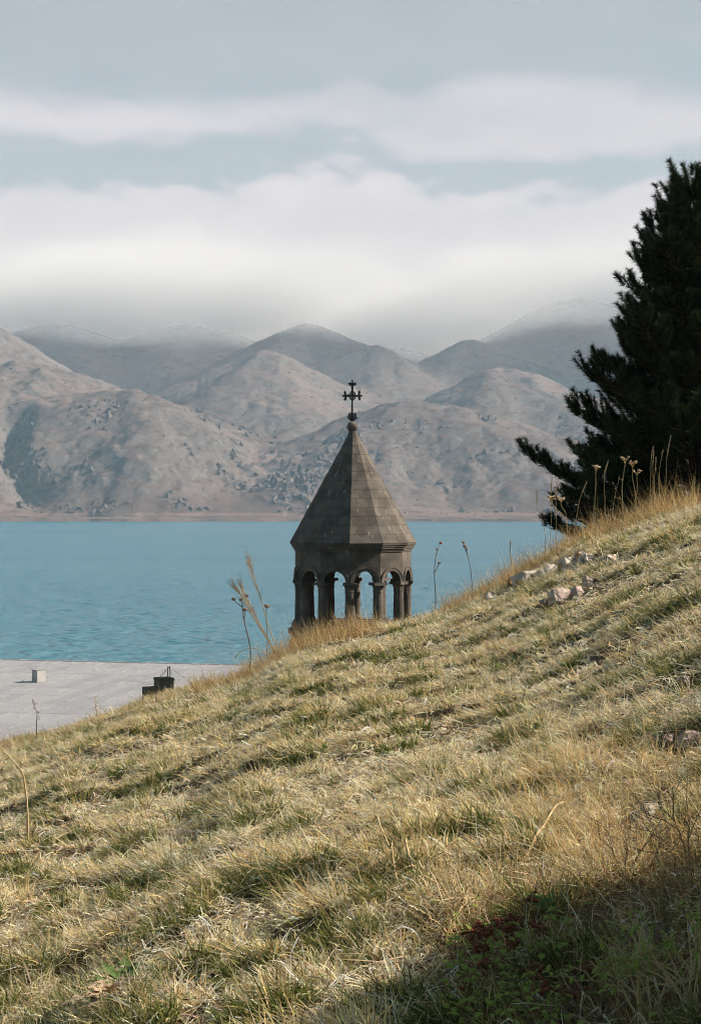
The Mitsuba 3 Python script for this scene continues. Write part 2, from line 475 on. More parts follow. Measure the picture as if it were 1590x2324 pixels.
def rock(r, sx=1, sy=1, sz=0.7, n=16, seed=0):
    g = np.random.default_rng(seed)
    p = g.normal(size=(n, 3))
    p /= np.linalg.norm(p, axis=1, keepdims=True)
    p *= g.uniform(0.8, 1.1, (n, 1))
    m = trimesh.Trimesh(p * np.array([sx, sy, sz]) * r).convex_hull
    return m


# crags and scrub scattered on the lower slopes: far too many to count
g = np.random.default_rng(5)
rocks = [rock(1, 1, 1, 0.9, 11, s) for s in range(6)]


def strew(n, ylo, yhi, thr, seed, lo, hi, size, flat):
    u, y = g.uniform(-0.29, 0.29, n * 6), ylo * (yhi / ylo) ** g.random(n * 6)
    x = u * y
    z = mountains(x, y)
    c = meshkit.fbm(np.stack([x * 0.010 + 7, y * 0.010, z * 0.006], -1), 3, seed)
    rel = (z - LAKE) / 250
    ok = np.nonzero((c > thr) & (rel > lo) & (rel < hi))[0][:n]
    parts = []
    for k in ok:
        m = rocks[k % 6]
        s = g.uniform(*size) * g.uniform(0.6, 1.0)
        vv = m.vertices @ trimesh.transformations.rotation_matrix(g.uniform(0, 6.3), [0, 0, 1])[:3, :3].T
        vv = vv * np.array([s, s, s * flat * g.uniform(.7, 1.5)]) + [x[k], y[k], z[k] + 0.15 * s]
        parts.append((vv, np.array(m.faces), np.zeros((len(vv), 3))))
    return join(parts)[:2]


scene['m_crag'] = {'type': 'twosided', 'bsdf': {'type': 'diffuse', 'reflectance': proc(lambda p, n, uv: mix((0.07, 0.062, 0.058), (0.20, 0.175, 0.16), fbm(p.x * .15, p.y * .15, p.z * .15, 3)))}}
mat('m_scrub', {'type': 'diffuse', 'reflectance': rgb((0.034, 0.036, 0.026))})
put('crags', strew(1300, 2480, 3600, 0.56, 13, 0.06, 1.0, (2.5, 9.5), 1.15), 'm_crag')
tag('crags', 'grey broken rock outcrops on the lower hillsides across the lake', 'rocks', kind='stuff')
put('scrub', strew(800, 2470, 4200, 0.50, 29, 0.03, 1.7, (1.0, 3.6), 0.6), 'm_scrub')
tag('scrub', 'low dark scrub dotted over the far hillsides', 'scrub', kind='stuff')

ORD = ['first', 'second', 'third', 'fourth', 'fifth', 'sixth', 'seventh', 'eighth', 'last']
# poles of the line along the far shore
mat('m_pole', {'type': 'diffuse', 'reflectance': rgb((0.42, 0.38, 0.34))})
for n_, X0 in enumerate([212, 304, 395, 567, 647, 748, 776, 880, 930]):
    y = 2478.0
    x = (X0 - 795) * 0.440252 / F * y
    z = float(mountains(np.array([x]), np.array([y]))[0])
    k = fresh('utility_pole')
    scene[k + '__post'] = mikit.ply(tube([(x, y, z - 1), (x, y, z + 11.5)], [0.45, 0.35], 6), 'm_pole')
    scene[k + '__crossarm'] = mikit.ply(boxm(3.4, 0.4, 0.4, (x, y, z + 10.6)), 'm_pole')
    tag(k, f'thin pale pole on the far shore, {ORD[n_]} of nine from the left', 'pole', 'poles along the far shore')

# ------------------------------------------------------------------ cloud lying on the summits (a real volume)
CB0, CB1 = np.array([-2600.0, 3950.0, 380.0]), np.array([2600.0, 6000.0, 1130.0])
nz, ny, nxx = 72, 60, 190
cz, cy, cx = np.meshgrid(np.linspace(CB0[2], CB1[2], nz), np.linspace(CB0[1], CB1[1], ny), np.linspace(CB0[0], CB1[0], nxx), indexing='ij')
pn = np.stack([cx, cy, cz * 1.6], -1)
n1 = meshkit.fbm(pn / 520.0, 5, 61)
n2 = meshkit.fbm(pn / np.array([420.0, 420.0, 300.0]), 4, 83)
cb_x = (np.array([-1200, -400, 0, 120, 250, 420, 600, 800, 950, 1100, 1230, 1300, 1450, 1700, 2600]) - 795) * 0.440252 / F * 4700
cb_v = np.array([690, 690, 690, 706, 728, 715, 705, 735, 765, 748, 705, 672, 655, 650, 660])
cb_z = (1163 - cb_v) * 0.440252 / F * 4700
zb = np.interp(cx, cb_x, cb_z) - 76
ct_v = np.interp(cx, (np.array([-600, 0, 320, 720, 1000, 1200, 1400, 2200]) - 795) * 0.440252 / F * 4700, np.array([628, 628, 622, 612, 650, 625, 600, 600]))
zt = (1163 - ct_v) * 0.440252 / F * 4700
lowfade = smin_step(-40, 60, cz - zb + 380 * (n1 - 0.5))
topfade = smin_step(90, -90, cz - zt + 430 * (n2 - 0.5))
yfade = smin_step(4000, 4350, cy + 500 * (n2 - .5)) * smin_step(5950, 5600, cy)
xfade = smin_step(2600, 2200, np.abs(cx))
dens = lowfade * topfade * yfade * xfade * np.clip(0.65 + 1.4 * (n1 - 0.45), 0.35, 1.3)
dens *= smin_step(CB0[2] + 5, CB0[2] + 60, cz) * smin_step(CB1[2] - 10, CB1[2] - 70, cz)
CLOUD = 0.0075
scene['cloud_air'] = {'type': 'heterogeneous', 'albedo': {'type': 'constvolume', 'value': {'type': 'rgb', 'value': [0.90, 0.90, 0.905]}},
                      'scale': 1.0,
                      'sigma_t': {'type': 'gridvolume', 'grid': mi.VolumeGrid((dens * CLOUD + HAZE).astype(np.float32)[..., None]),
                                  'to_world': T().translate(CB0.tolist()).scale((CB1 - CB0).tolist())}}
scene['cloud_bank'] = {'type': 'cube', 'to_world': T().translate(((CB0 + CB1) / 2).tolist()).scale(((CB1 - CB0) / 2).tolist()),
                       'bsdf': {'type': 'null'}, 'interior': {'type': 'ref', 'id': 'cloud_air'}, 'exterior': {'type': 'ref', 'id': 'air'}}
tag('cloud_bank', 'soft white cloud bank spilling over the summits of the far hills', 'cloud', kind='stuff')
HB0, HB1 = np.array([-9500.0, -300.0, -30.0]), np.array([9500.0, 7600.0, 1345.0])
scene['haze'] = {'type': 'cube', 'to_world': T().translate(((HB0 + HB1) / 2).tolist()).scale(((HB1 - HB0) / 2).tolist()),
                 'bsdf': {'type': 'null'}, 'interior': {'type': 'ref', 'id': 'air'}}
tag('haze', 'thin blue haze over the lake and hills', 'haze', kind='stuff')

# ------------------------------------------------------------------ the belfry
BX, BY, BZ = 0.08, 44.4, -0.955           # centre, and the height of the eave
N12 = 12
TH0 = math.radians(-3)
vert = lambda k, R, z: np.array([BX + R * math.sin(TH0 + k * math.pi / 6), BY - R * math.cos(TH0 + k * math.pi / 6), BZ + z])


def lathe12(profile, n=12, turn=TH0):
    """Closed solid of revolution with n flat sides from a profile of (R, z), top to bottom or bottom to top."""
    V, Fc = [], []
    m = len(profile)
    for R, z in profile:
        for k in range(n):
            a = turn + k * 2 * math.pi / n
            V.append((BX + R * math.sin(a), BY - R * math.cos(a), BZ + z))
    for i in range(m - 1):
        for k in range(n):
            l = (k + 1) % n
            Fc += [[i * n + k, i * n + l, (i + 1) * n + l], [i * n + k, (i + 1) * n + l, (i + 1) * n + k]]
    for ring in (0, m - 1):
        V.append((BX, BY, BZ + profile[ring][1]))
        c = len(V) - 1
        for k in range(n):
            Fc.append([c, ring * n + k, ring * n + (k + 1) % n])
    me = trimesh.Trimesh(np.array(V), np.array(Fc), process=False)
    me.fix_normals()
    return me


tag('belfry', 'dark stone twelve sided belfry with steep pointed roof and iron cross on top', 'belfry')
RT, ZT, RE = 0.19, 3.31, 2.0
put('belfry__roof', lathe12([(RE - 0.03, 0.0), (RT - 0.02, ZT - 0.02)]), 'm_mortar')
# stone slabs of the roof, course by course
rows = 12
zr = np.linspace(0, 1, rows + 1)
g = np.random.default_rng(11)
for k in range(N12):
    for r in range(rows):
        n = 3 if r < 5 else (2 if r < 10 else 1)
        t0, t1 = zr[r], zr[r + 1]
        cuts = np.linspace(0, 1, n + 1)
        cuts[1:-1] += g.uniform(-0.11, 0.11, n - 1)
        if r % 2 and n == 3:
            cuts = np.array([0, .26 + g.uniform(-.05, .05), .62 + g.uniform(-.08, .08), 1])
        nrm = np.array([math.sin(TH0 + (k + .5) * math.pi / 6) * ZT, -math.cos(TH0 + (k + .5) * math.pi / 6) * ZT, (RE - RT) * .966])
        nrm /= np.linalg.norm(nrm)
        for c in range(n):
            def pt(s, t):
                R = RE + (RT - RE) * t
                return vert(k, R, ZT * t) * (1 - s) + vert(k + 1, R, ZT * t) * s
            wid = np.linalg.norm(pt(1, t0) - pt(0, t0))
            gs, gt = 0.003 / max(wid, .05), 0.0010
            s0, s1 = cuts[c] + (gs if c else 0), cuts[c + 1] - (gs if c < n - 1 else 0)
            pr = g.uniform(0.002, 0.008)
            tilt = g.uniform(0.0, 0.004)
            P = [pt(s0, t0 + gt), pt(s1, t0 + gt), pt(s1, t1 - gt), pt(s0, t1 - gt)]
            outer = [P[0] + nrm * (pr + tilt), P[1] + nrm * (pr + tilt), P[2] + nrm * pr, P[3] + nrm * pr]
            inner = [p - nrm * 0.05 for p in P]
            me = trimesh.Trimesh(np.array(inner + outer), np.array([[4, 5, 6], [4, 6, 7], [0, 1, 5], [0, 5, 4], [1, 2, 6], [1, 6, 5], [2, 3, 7], [2, 7, 6], [3, 0, 4], [3, 4, 7], [2, 1, 0], [3, 2, 0]]), process=False)
            put('belfry__roof__slab', me, f'm_stone_{g.choice(4, p=[.45, .2, .2, .15])}')
put('belfry__collar', lathe12([(0.185, ZT - 0.04), (0.205, ZT - 0.03), (0.198, ZT + 0.0), (0.135, ZT + 0.19), (0.10, ZT + 0.2)]), 'm_stone_1')
ball = trimesh.creation.icosphere(3, 0.172)
ball.apply_translation((BX - .02, BY, BZ + 3.655))
put('belfry__ball', ball, 'm_stone_1', smooth=True)
put('belfry__cornice', lathe12([(1.70, -0.27), (1.86, -0.27), (1.86, -0.225), (1.89, -0.22), (1.89, -0.18), (1.925, -0.175), (1.925, -0.125), (1.955, -0.12), (1.955, -0.07), (1.99, -0.06), (2.0, -0.004), (1.0, -0.004)]), 'm_stone_0')
put('belfry__ceiling', lathe12([(1.54, -0.62), (1.54, -0.28)]), 'm_stone_2')
RW = 1.83
hw = RW * math.sin(math.pi / 12)
ap = RW * math.cos(math.pi / 12)
SPR = -1.2


def face_place(me, k, dep=0.28):
    """Mesh in (s, z, depth outward 0..dep) local coordinates -> on face k, mitred at the corners."""
    vv = np.array(me.vertices)
    s, z, d = vv[:, 0], vv[:, 1], vv[:, 2] - dep
    s = s * (1 + np.minimum(d, 0) * math.tan(math.pi / 12) / hw)
    a = TH0 + (k + .5) * math.pi / 6
    nx_, ny_ = math.sin(a), -math.cos(a)
    tx, ty = math.cos(a), math.sin(a)
    R = ap + d
    out = np.stack([BX + nx_ * R + tx * s, BY + ny_ * R + ty * s, BZ + z], 1)
    m2 = trimesh.Trimesh(out, me.faces, process=False)
    m2.fix_normals()
    return m2


ext = lambda poly, d: trimesh.creation.extrude_polygon(poly, d, engine='earcut')
arch = Point(0, SPR).buffer(0.362, 32)
spandrel = sbox(-hw + .0008, SPR, hw - .0008, -0.742).difference(arch).difference(sbox(-.362, SPR - 1, .362, SPR))
ring = Point(0, SPR).buffer(0.462, 32).difference(Point(0, SPR).buffer(0.345, 32)).intersection(sbox(-1, SPR + .001, 1, 1))
ring_lip = Point(0, SPR).buffer(0.470, 32).difference(Point(0, SPR).buffer(0.435, 32)).intersection(sbox(-1, SPR + .001, 1, 1))
for k in range(N12):
    put('belfry__wall', cat([face_place(ext(gm, 0.28), k) for gm in getattr(spandrel, 'geoms', [spandrel])]), f'm_stone_{k % 2 * 3}')
    c = g.uniform(-.12, .12)
    w_key = 'belfry__wall' if k == 0 else f'belfry__wall_{k:03d}'
    for a, b in ((-hw + .0008, c - .002), (c + .002, hw - .0008)):
        put(w_key + '__block', face_place(ext(sbox(a, -0.738, b, -0.268), 0.28 + g.uniform(-.004, .004)), k), f'm_stone_{g.choice(4)}')
    put('belfry__archivolt', cat([face_place(ext(ring, 0.04), k, -0.0).apply_translation([0, 0, 0]), face_place(ext(ring_lip, 0.06), k, 0.0)]), 'm_stone_1')
for k in range(N12):
    a = TH0 + k * math.pi / 6
    cx_, cy_ = BX + 1.68 * math.sin(a), BY - 1.68 * math.cos(a)
    sh = trimesh.creation.revolve(np.array([[0, 0], [.168, 0], [.163, .4], [.150, .93], [.168, .94], [.168, .965], [0, .965]]), sections=20)
    sh.apply_translation((cx_, cy_, BZ - 2.42))
    key = put('belfry__column', sh, f'm_stone_{k % 3}', smooth=40)
    prof = np.array([[0, 0], [.160, 0], [.160, .12], [.178, .20], [.215, .27], [0, .27]])
    cp = trimesh.creation.revolve(prof, sections=8)
    ab = boxm(.43, .43, .085, (0, 0, .2955))
    cp = cat([cp, ab])
    cp.apply_transform(trimesh.transformations.rotation_matrix(a, [0, 0, 1]))
    cp.apply_translation((cx_, cy_, BZ - 1.54 + .002))
    put(key + '__capital', cp, 'm_stone_0')
    bs = trimesh.creation.revolve(np.array([[0, 0], [.235, 0], [.235, .05], [.205, .10], [.175, .15], [0, .15]]), sections=20)
    bs.apply_translation((cx_, cy_, BZ - 2.56))
    put(key + '__base', bs, 'm_stone_2', smooth=40)
put('belfry__plinth', lathe12([(1.95, -2.72), (1.95, -2.552), (0.5, -2.552)]), 'm_stone_2')
put('belfry__plinth', lathe12([(2.06, -2.88), (2.06, -2.722), (0.5, -2.722)]), 'm_stone_0')
put('belfry__base', lathe12([(1.98, -9.5), (1.98, -2.882), (0.5, -2.882)]), 'm_stone_2')

# the iron cross, drawn from its own outline
E = lambda x, y, rx, ry: affinity.scale(Point(x, y).buffer(1, 12), rx, ry)
P_ = lambda *c: Polygon(c)
shapes = [P_((745, 1540), (815, 1540), (800, 1270), (800, 900), (812, 440), (742, 440), (752, 900), (738, 1270)),
          E(778, 330, 28, 38), E(778, 385, 22, 30), P_((640, 405), (705, 385), (850, 385), (920, 405), (860, 465), (695, 465)), E(705, 405, 36, 45), E(850, 405, 36, 45),
          P_((500, 745), (500, 790), (620, 808), (690, 795), (870, 795), (950, 800), (1055, 790), (1055, 742), (950, 728), (870, 742), (690, 738), (620, 724)),
          E(560, 675, 40, 52), E(565, 865, 42, 47), E(505, 770, 30, 32), E(985, 660, 45, 55), E(990, 850, 42, 50), E(1048, 765, 30, 34),
          P_((545, 700), (590, 700), (610, 840), (548, 850)), P_((965, 690), (1010, 690), (1012, 840), (960, 840)),
          E(780, 765, 60, 75),
          P_((605, 1420), (660, 1410), (650, 1330), (680, 1290), (740, 1285), (820, 1285), (875, 1290), (905, 1340), (895, 1405), (950, 1432), (860, 1480), (820, 1535), (740, 1535), (690, 1480)),
          P_((668, 1255), (692, 1255), (705, 1310), (672, 1310)), P_((850, 1255), (876, 1255), (878, 1310), (846, 1310))]
ring2 = E(780, 765, 102, 138).difference(E(780, 765, 68, 98))
sh = unary_union(shapes + [ring2] + [E(780 + 100 * math.cos(a), 765 + 134 * math.sin(a), 13, 13) for a in np.arange(12) * math.pi / 6])
for hx, hy, hr in ((720, 1335, 12), (722, 1368, 10), (705, 1415, 15), (826, 1330, 14), (824, 1368, 11), (846, 1412, 13)):
    sh = sh.difference(E(hx, hy, hr, hr))
sh = affinity.scale(affinity.translate(sh, -780, -1535), 0.00106, -0.00106, origin=(0, 0))
poly = max(getattr(sh, 'geoms', [sh]), key=lambda p: p.area)
cr = cat([ext(poly, 0.05)])
vv = np.array(cr.vertices)
cr = trimesh.Trimesh(np.stack([BX - .02 + vv[:, 0], BY - 0.025 + vv[:, 2], BZ + 3.815 + vv[:, 1]], 1), cr.faces, process=False)
cr.fix_normals()
ck = put('belfry__cross', cr, 'm_iron')
for x, y, r in ((560, 675, .040), (565, 868, .038), (985, 662, .043), (990, 855, .040), (778, 335, .03), (507, 770, .028), (1048, 765, .03)):
    s = trimesh.creation.icosphere(2, r)
    s.apply_translation((BX - .02 + (x - 780) * .00106, BY, BZ + 3.815 + (1535 - y) * .00106))
    put('belfry__cross__knob', s, 'm_iron', smooth=True)

# ------------------------------------------------------------------ the low building with the sheet roof
RZ = -6.2 * 1.45
RS = 1.45
c0 = np.array([-3.9, 56.7]) * RS
ang = math.atan2(57.0 - 58.9, -5.5 + 15.05)
ex = np.array([math.cos(ang), math.sin(ang)])          # along the far edge, to the right
ey = np.array([-ex[1], ex[0]])                          # away from the camera
tag('lakeside_building', 'low building with flat pale grey sheet metal roof beside the lake', 'building')
LXR, LYR = 46.0, 35.0


def on_roof(a, b, z=0.0):                               # a metres left of the corner, b metres nearer
    p = c0 - ex * a - ey * b
    return np.array([p[0], p[1], RZ + z])


def roof_box(a0, a1, b0, b1, z0, z1):
    V = [on_roof(a, b, z) for z in (z0, z1) for a, b in ((a0, b0), (a1, b0), (a1, b1), (a0, b1))]
    me = trimesh.Trimesh(np.array(V), np.array([[0, 2, 1], [0, 3, 2], [4, 5, 6], [4, 6, 7], [0, 1, 5], [0, 5, 4], [1, 2, 6], [1, 6, 5], [2, 3, 7], [2, 7, 6], [3, 0, 4], [3, 4, 7]]), process=False)
    me.fix_normals()
    return me


put('lakeside_building__wall', roof_box(0.3, LXR - .3, 0.3, LYR - .3, -9, -0.15), 'm_render_wall')
put('lakeside_building__roof', roof_box(0, LXR, 0, LYR, -0.15, -0.012), 'm_sheet_b')
g = np.random.default_rng(4)
PWD, PLN = 0.90, 2.97
for i in range(24):
    off = g.uniform(0, .5)
    for j in range(12):
        b0 = j * PLN + (0.0 if j == 0 else 0.0)
        b1 = b0 + PLN - 0.012
        a0, a1 = i * PWD + .10, (i + 1) * PWD + .10 - 0.012
        z1 = g.uniform(0.0, 0.008)
        if b1 > LYR:
            continue
        me = [roof_box(a0, a1, b0 + .006, b1, -0.01, z1)]
        if g.random() < .62:
            l0 = b0 + g.uniform(0.0, .8)
            me.append(roof_box(a1 - .02, a1 + .004, l0, l0 + g.uniform(.7, 1.6), z1 - .003, z1 + .030))
        put('lakeside_building__roof__panel', cat(me), 'm_sheet' if g.random() < .6 else 'm_sheet_b')
edge = [roof_box(-.05, LXR, -.10, .07, -.20, .04)]
put('lakeside_building__roof__edge', cat(edge), 'm_sheet')
for i in range(18):
    put('lakeside_building__roof__bracket', roof_box(1.9 + i * 1.55, 2.15 + i * 1.55, .075, .14, 0.012, .05), 'm_render_wall')
# chimney on the roof
mat('m_white_paint', {'type': 'diffuse', 'reflectance': proc(lambda p, n, uv: mix((0.40, 0.40, 0.39), (0.48, 0.475, 0.47), fbm(p.x * 9, p.y * 9, p.z * 9, 3)))})
p = at_depth(88, 1547, 51.2 * RS)
p[2] = RZ
tag('roof_vent', 'white boxy vent with flat cap standing on the pale metal roof', 'vent')
put('roof_vent__shaft', boxm(.50, .54, .64, p + [0, 0, .32], .75), 'm_white_paint')
put('roof_vent__cap', boxm(.58, .62, .03, p + [-.02, 0, .66], .75), 'm_sheet')
put('roof_vent__flashing', boxm(.58, .62, .03, p + [0, 0, .018], .75), 'm_sheet_b')
# little mast with guy wires
p = at_depth(383, 1545, 50.5 * RS)
p[2] = RZ
tag('roof_mast', 'short twin rod mast with four guy wires on the metal roof', 'mast')
for dx in (-.07, .07):
    put('roof_mast__rod', tube([p + [dx * 1.2, 0, 0], p + [dx * .6, 0, .95]], [.03, .024], 6), 'm_iron')
put('roof_mast__foot', boxm(.22, .22, .03, p + [0, 0, .02], ang), 'm_iron')
for dx, dy in ((-.72, -.2), (-.58, .45), (.75, .5), (.45, -.3)):
    put('roof_mast__wire', tube([p + [0, 0, .90], p + [dx, dy, .30 if dy > 0 else .02]], .009, 4), 'm_iron')
# stepped dark stone pier at the end of the crest
tag('stone_pier', 'dark stepped stone pier rising out of the grass in front of the metal roof', 'pier')
p = at_depth(343, 1561, 31.0)
put('stone_pier__block', boxm(.30, .34, 1.9, p + [0, 0.02, -.95], .5), 'm_stone_3')
p = at_depth(368, 1545, 31.0)
put('stone_pier__block', boxm(.33, .36, 2.0, p + [0.03, 0.05, -1.0], .5), 'm_stone_1')
put('stone_pier__cap', boxm(.35, .38, .05, p + [0.03, .05, .026], .5), 'm_stone_3')

# ------------------------------------------------------------------ the pine
g = np.random.default_rng(23)
PB = np.array([8.35, 34.0, -3.2])
PH = 11.2
trunk_pts = [PB + np.array([0.10 * math.sin(t * 3), 0.05 * math.sin(t * 5), t * PH]) for t in np.linspace(0, 1, 14)]
tag('pine_tree', 'tall dark pine tree behind the crest of the slope at the right', 'tree')
put('pine_tree__trunk', tube(trunk_pts, np.linspace(0.22, 0.02, 14), 9), 'm_bark', smooth=True)
limbs, tips = [], []


def shoot(p, d, l):
    tips.append((p, d / np.linalg.norm(d), l))


zlev = 0.9
while zlev < PH - 0.3:
    t = zlev / PH
    Lmax = (4.65 * (1 - t) ** 1.0 + 0.14) * (0.55 + 0.45 * float(smin_step(0.03, 0.20, t)))
    nb = g.integers(5, 8) if t < .9 else 5
    ph = g.uniform(0, 6.28)
    for b in range(nb):
        a = ph + b * 6.283 / nb + g.uniform(-.3, .3)
        L = Lmax * g.uniform(0.62, 1.04) * (1 + .12 * math.sin(2.3 * a + zlev * 2.1))
        out = np.array([math.cos(a), math.sin(a), 0])
        rise = 0.06 + 0.95 * t + g.uniform(-.15, .18)
        o = PB + np.array([0.10 * math.sin(t * 3), .05 * math.sin(t * 5), zlev])
        path = bez(o, o + out * L * .55 + [0, 0, L * (rise * .45 - .05)], o + out * L + [0, 0, L * rise + .10], 8)
        limbs.append(tube(path, np.linspace(0.018 + .012 * L, 0.008, 8), 5))
        ns = max(4, int(L * 7.5))
        for s in np.linspace(0.28, 1.0, ns):
            p = path[min(int(s * 7), 6)] * (1 - (s * 7) % 1) + path[min(int(s * 7) + 1, 7)] * ((s * 7) % 1) if s < 1 else path[-1]
            for sd in (-1, 1):
                side = np.array([-out[1], out[0], 0]) * sd
                l = (0.30 + 0.42 * L * .35 * (1.15 - s)) * g.uniform(.6, 1.2)
                d = out * g.uniform(.45, .9) + side * g.uniform(.5, 1.0) + np.array([0, 0, g.uniform(.05, .55)])
                d /= np.linalg.norm(d)
                e = p + d * l
                limbs.append(tube([p, p + d * l * .5 + [0, 0, -.015], e], [.011, .008, .006], 3))
                shoot(e, d * .6 + np.array([0, 0, g.uniform(.5, 1.1)]), g.uniform(.26, .46))
                if l > .45:
                    shoot(p + d * l * .55, d + np.array([0, 0, g.uniform(.5, 1.2)]), g.uniform(.2, .34))
        shoot(path[-1], out * .7 + np.array([0, 0, g.uniform(.6, 1.3)]), g.uniform(.28, .45))
    zlev += g.uniform(.22, .33)
shoot(trunk_pts[-1] - np.array([0, 0, .1]), np.array([0.02, 0, 1.0]), .45)
put('pine_tree__limbs', cat(limbs), 'm_bark')
tag('pine_tree__limbs', kind='stuff')
tp, td, tl = (np.array([t[i] for t in tips]) for i in range(3))
print('pine shoots', len(tp))
NN = 120
n = len(tp)
s = g.uniform(0.0, 1.0, (n, NN)) ** .8
base = tp[:, None] + td[:, None] * (tl[:, None, None] * s[..., None])
az = g.uniform(0, 6.283, (n, NN))
a1 = np.cross(td, [0.3, 0.2, .93])
a1 /= np.linalg.norm(a1, axis=1, keepdims=True)
a2 = np.cross(td, a1)
rad = np.cos(az)[..., None] * a1[:, None] + np.sin(az)[..., None] * a2[:, None]
op = g.uniform(.55, 1.25, (n, NN))[..., None]
nd = td[:, None] * np.cos(op) + rad * np.sin(op)
ln = g.uniform(.11, .19, (n, NN))[..., None]
tipn = base + nd * ln
sd = np.cross(nd, rad + .3)
sd /= np.linalg.norm(sd, axis=-1, keepdims=True)
wv = 0.0095
V = np.stack([base - sd * wv, base + sd * wv, tipn], 2).reshape(-1, 3)
Fc = np.arange(len(V)).reshape(-1, 3)
cl = np.array([0.034, 0.048, 0.022]) * g.uniform(.7, 1.35, (n, 1)) * np.ones((1, 3))
cl = np.repeat(cl, NN * 3, 0)
put('pine_tree__crown', (V, Fc), 'm_needle', color=cl)
tag('pine_tree__crown', kind='stuff')

# ------------------------------------------------------------------ grass
PAL = {'tan': (0.80, 0.645, 0.40), 'straw': (0.87, 0.755, 0.55), 'gold': (0.72, 0.53, 0.25), 'olive': (0.27, 0.27, 0.085), 'green': (0.105, 0.14, 0.036), 'rust': (0.46, 0.29, 0.13), 'grey': (0.60, 0.57, 0.43), 'brown': (0.24, 0.165, 0.095)}


def blades(x, y, length, lean, w, col, k, g, droop=0.5, z=None, lift=0.0, curly=0.05):
    """Curved blades standing at (x, y): lean (n,3) is the way each goes."""
    n = len(x)
    z = ground(x, y) - 0.01 + lift if z is None else z
    root = np.stack([x, y, z], -1)
    d = lean / np.linalg.norm(lean, axis=1, keepdims=True)
    t = np.linspace(0, 1, k + 1)[None, :, None]
    horiz = d * np.array([1, 1, 0])
    P = root[:, None] + d[:, None] * (length[:, None, None] * t)
    P = P + (horiz[:, None] * 0.35 - np.array([0, 0, 1.0]) * 0.9) * (length * droop)[:, None, None] * t ** 2.2 * 0.8
    curl = g.normal(size=(n, 1, 3)) * 0.26 * length[:, None, None]
    curl2 = g.normal(size=(n, 1, 3)) * curly * length[:, None, None]
    P = P + curl * t ** 2 + curl2 * np.sin(t * 4.2)
    side = np.cross(d, g.normal(size=(n, 3)) * .6 + [0, -1.0, .2])
    side /= np.linalg.norm(side, axis=1, keepdims=True) + 1e-9
    return ribbons(P, w, side, col) + (2 * k + 1,)


def colors(names, weights, n, g, jit=0.30):
    idx = g.choice(len(names), n, p=np.array(weights) / np.sum(weights))
    c = np.array([PAL[a] for a in names])[idx]
    return np.clip(c * (1 + jit * g.normal(size=(n, 1))) * (1 + 0.05 * g.normal(size=(n, 3))), 0.01, 0.85)


g = np.random.default_rng(99)
TY = TU[:, 1]
far = TY > 10.5
greenness = meshkit.fbm(np.stack([TU[:, 0] * 1.6 + 4, TU[:, 1] * 1.6, 0 * TY], -1), 3, 71)
tuft = (g.random(len(TU)) < 0.48) * g.uniform(.7, 1.5, len(TU)) + .10 * (greenness > .5)   # which tussocks show a green heart
dry, green = [], []
for is_far in (False, True):
    idx = np.nonzero(far == is_far)[0]
    cnt = 125 if is_far else 260
    k = 2 if is_far else 4
    # the dry tops: combed downhill to the left
    nn = (cnt * np.clip(TR[idx] / .17, .5, 1.7)).astype(int)
    o = np.repeat(idx, nn)
    n = len(o)
    th, rr = g.uniform(0, 6.283, n), np.sqrt(g.random(n)) * 0.95
    x = TU[o, 0] + np.cos(th) * rr * TR[o] * 1.1
    y = TU[o, 1] + np.sin(th) * rr * TR[o] * 0.70 + .28 * TR[o]
    out = np.stack([np.cos(th) * rr, np.sin(th) * rr, 0 * th], -1)
    tdir = meshkit.noise(np.stack([TU[o, 0] * 1.3, TU[o, 1] * 1.3, 0 * TY[o]], -1), 8) - .5
    lean = out * 0.35 + np.array([-0.52, -0.10, 0.58]) + np.stack([0 * tdir, tdir * .9, 0 * tdir], -1) + g.normal(size=(n, 3)) * .40
    lean[:, 2] = np.maximum(lean[:, 2], .16)
    ln = g.uniform(.05, .15, n) * (0.55 + .5 * TR[o] / .17)
    tb = TN[o] + .5 * (g.random(n) - .5)
    c = np.where((tb > .62)[:, None], colors(['gold', 'tan'], [.6, .4], n, g), colors(['tan', 'straw', 'gold', 'grey'], [.48, .31, .15, .06], n, g))
    w = (0.0095 if is_far else 0.0072) * g.uniform(.6, 1.5, n) * (np.maximum(1, TY[o] / 13) if is_far else 1)
    dry.append(blades(x, y, ln, lean, w, c, k, g, droop=.22))
    # green basal blades, more of them in some tussocks
    nn = (cnt * 1.15 * (tuft[idx] + .04) * np.clip(TR[idx] / .2, .6, 1.6)).astype(int)
    o = np.repeat(idx, nn)
    n = len(o)
    th, rr = g.uniform(0, 6.283, n), np.sqrt(g.random(n)) * 0.8
    x = TU[o, 0] + (np.cos(th) * rr * .9 - .25) * TR[o]
    y = TU[o, 1] + (np.sin(th) * rr * .55 - .60) * TR[o]
    lean = np.stack([np.cos(th) * .5 - .30, np.sin(th) * .5 - .25, .8 + 0 * th], -1) + g.normal(size=(n, 3)) * .2
    ln = g.uniform(.07, .17, n)
    c = colors(['green', 'olive', 'gold'], [.56, .38, .06], n, g, .22)
    green.append(blades(x, y, ln, lean, np.median(w) * g.uniform(.8, 1.4, n), c, k, g, droop=.3))
from shapely import contains_xy
CORNER = Polygon([tuple(hit(a, b, 2.8, 14)[:2]) for a, b in ((930, 2318), (1050, 2130), (1110, 2088), (1250, 2045), (1420, 2000), (1585, 1960))] + [(4.0, 6.0), (4.0, 2.0), (0.2, 2.5)])
CLEAR = []                                                  # (x, y, radius) of stones, kept free of grass


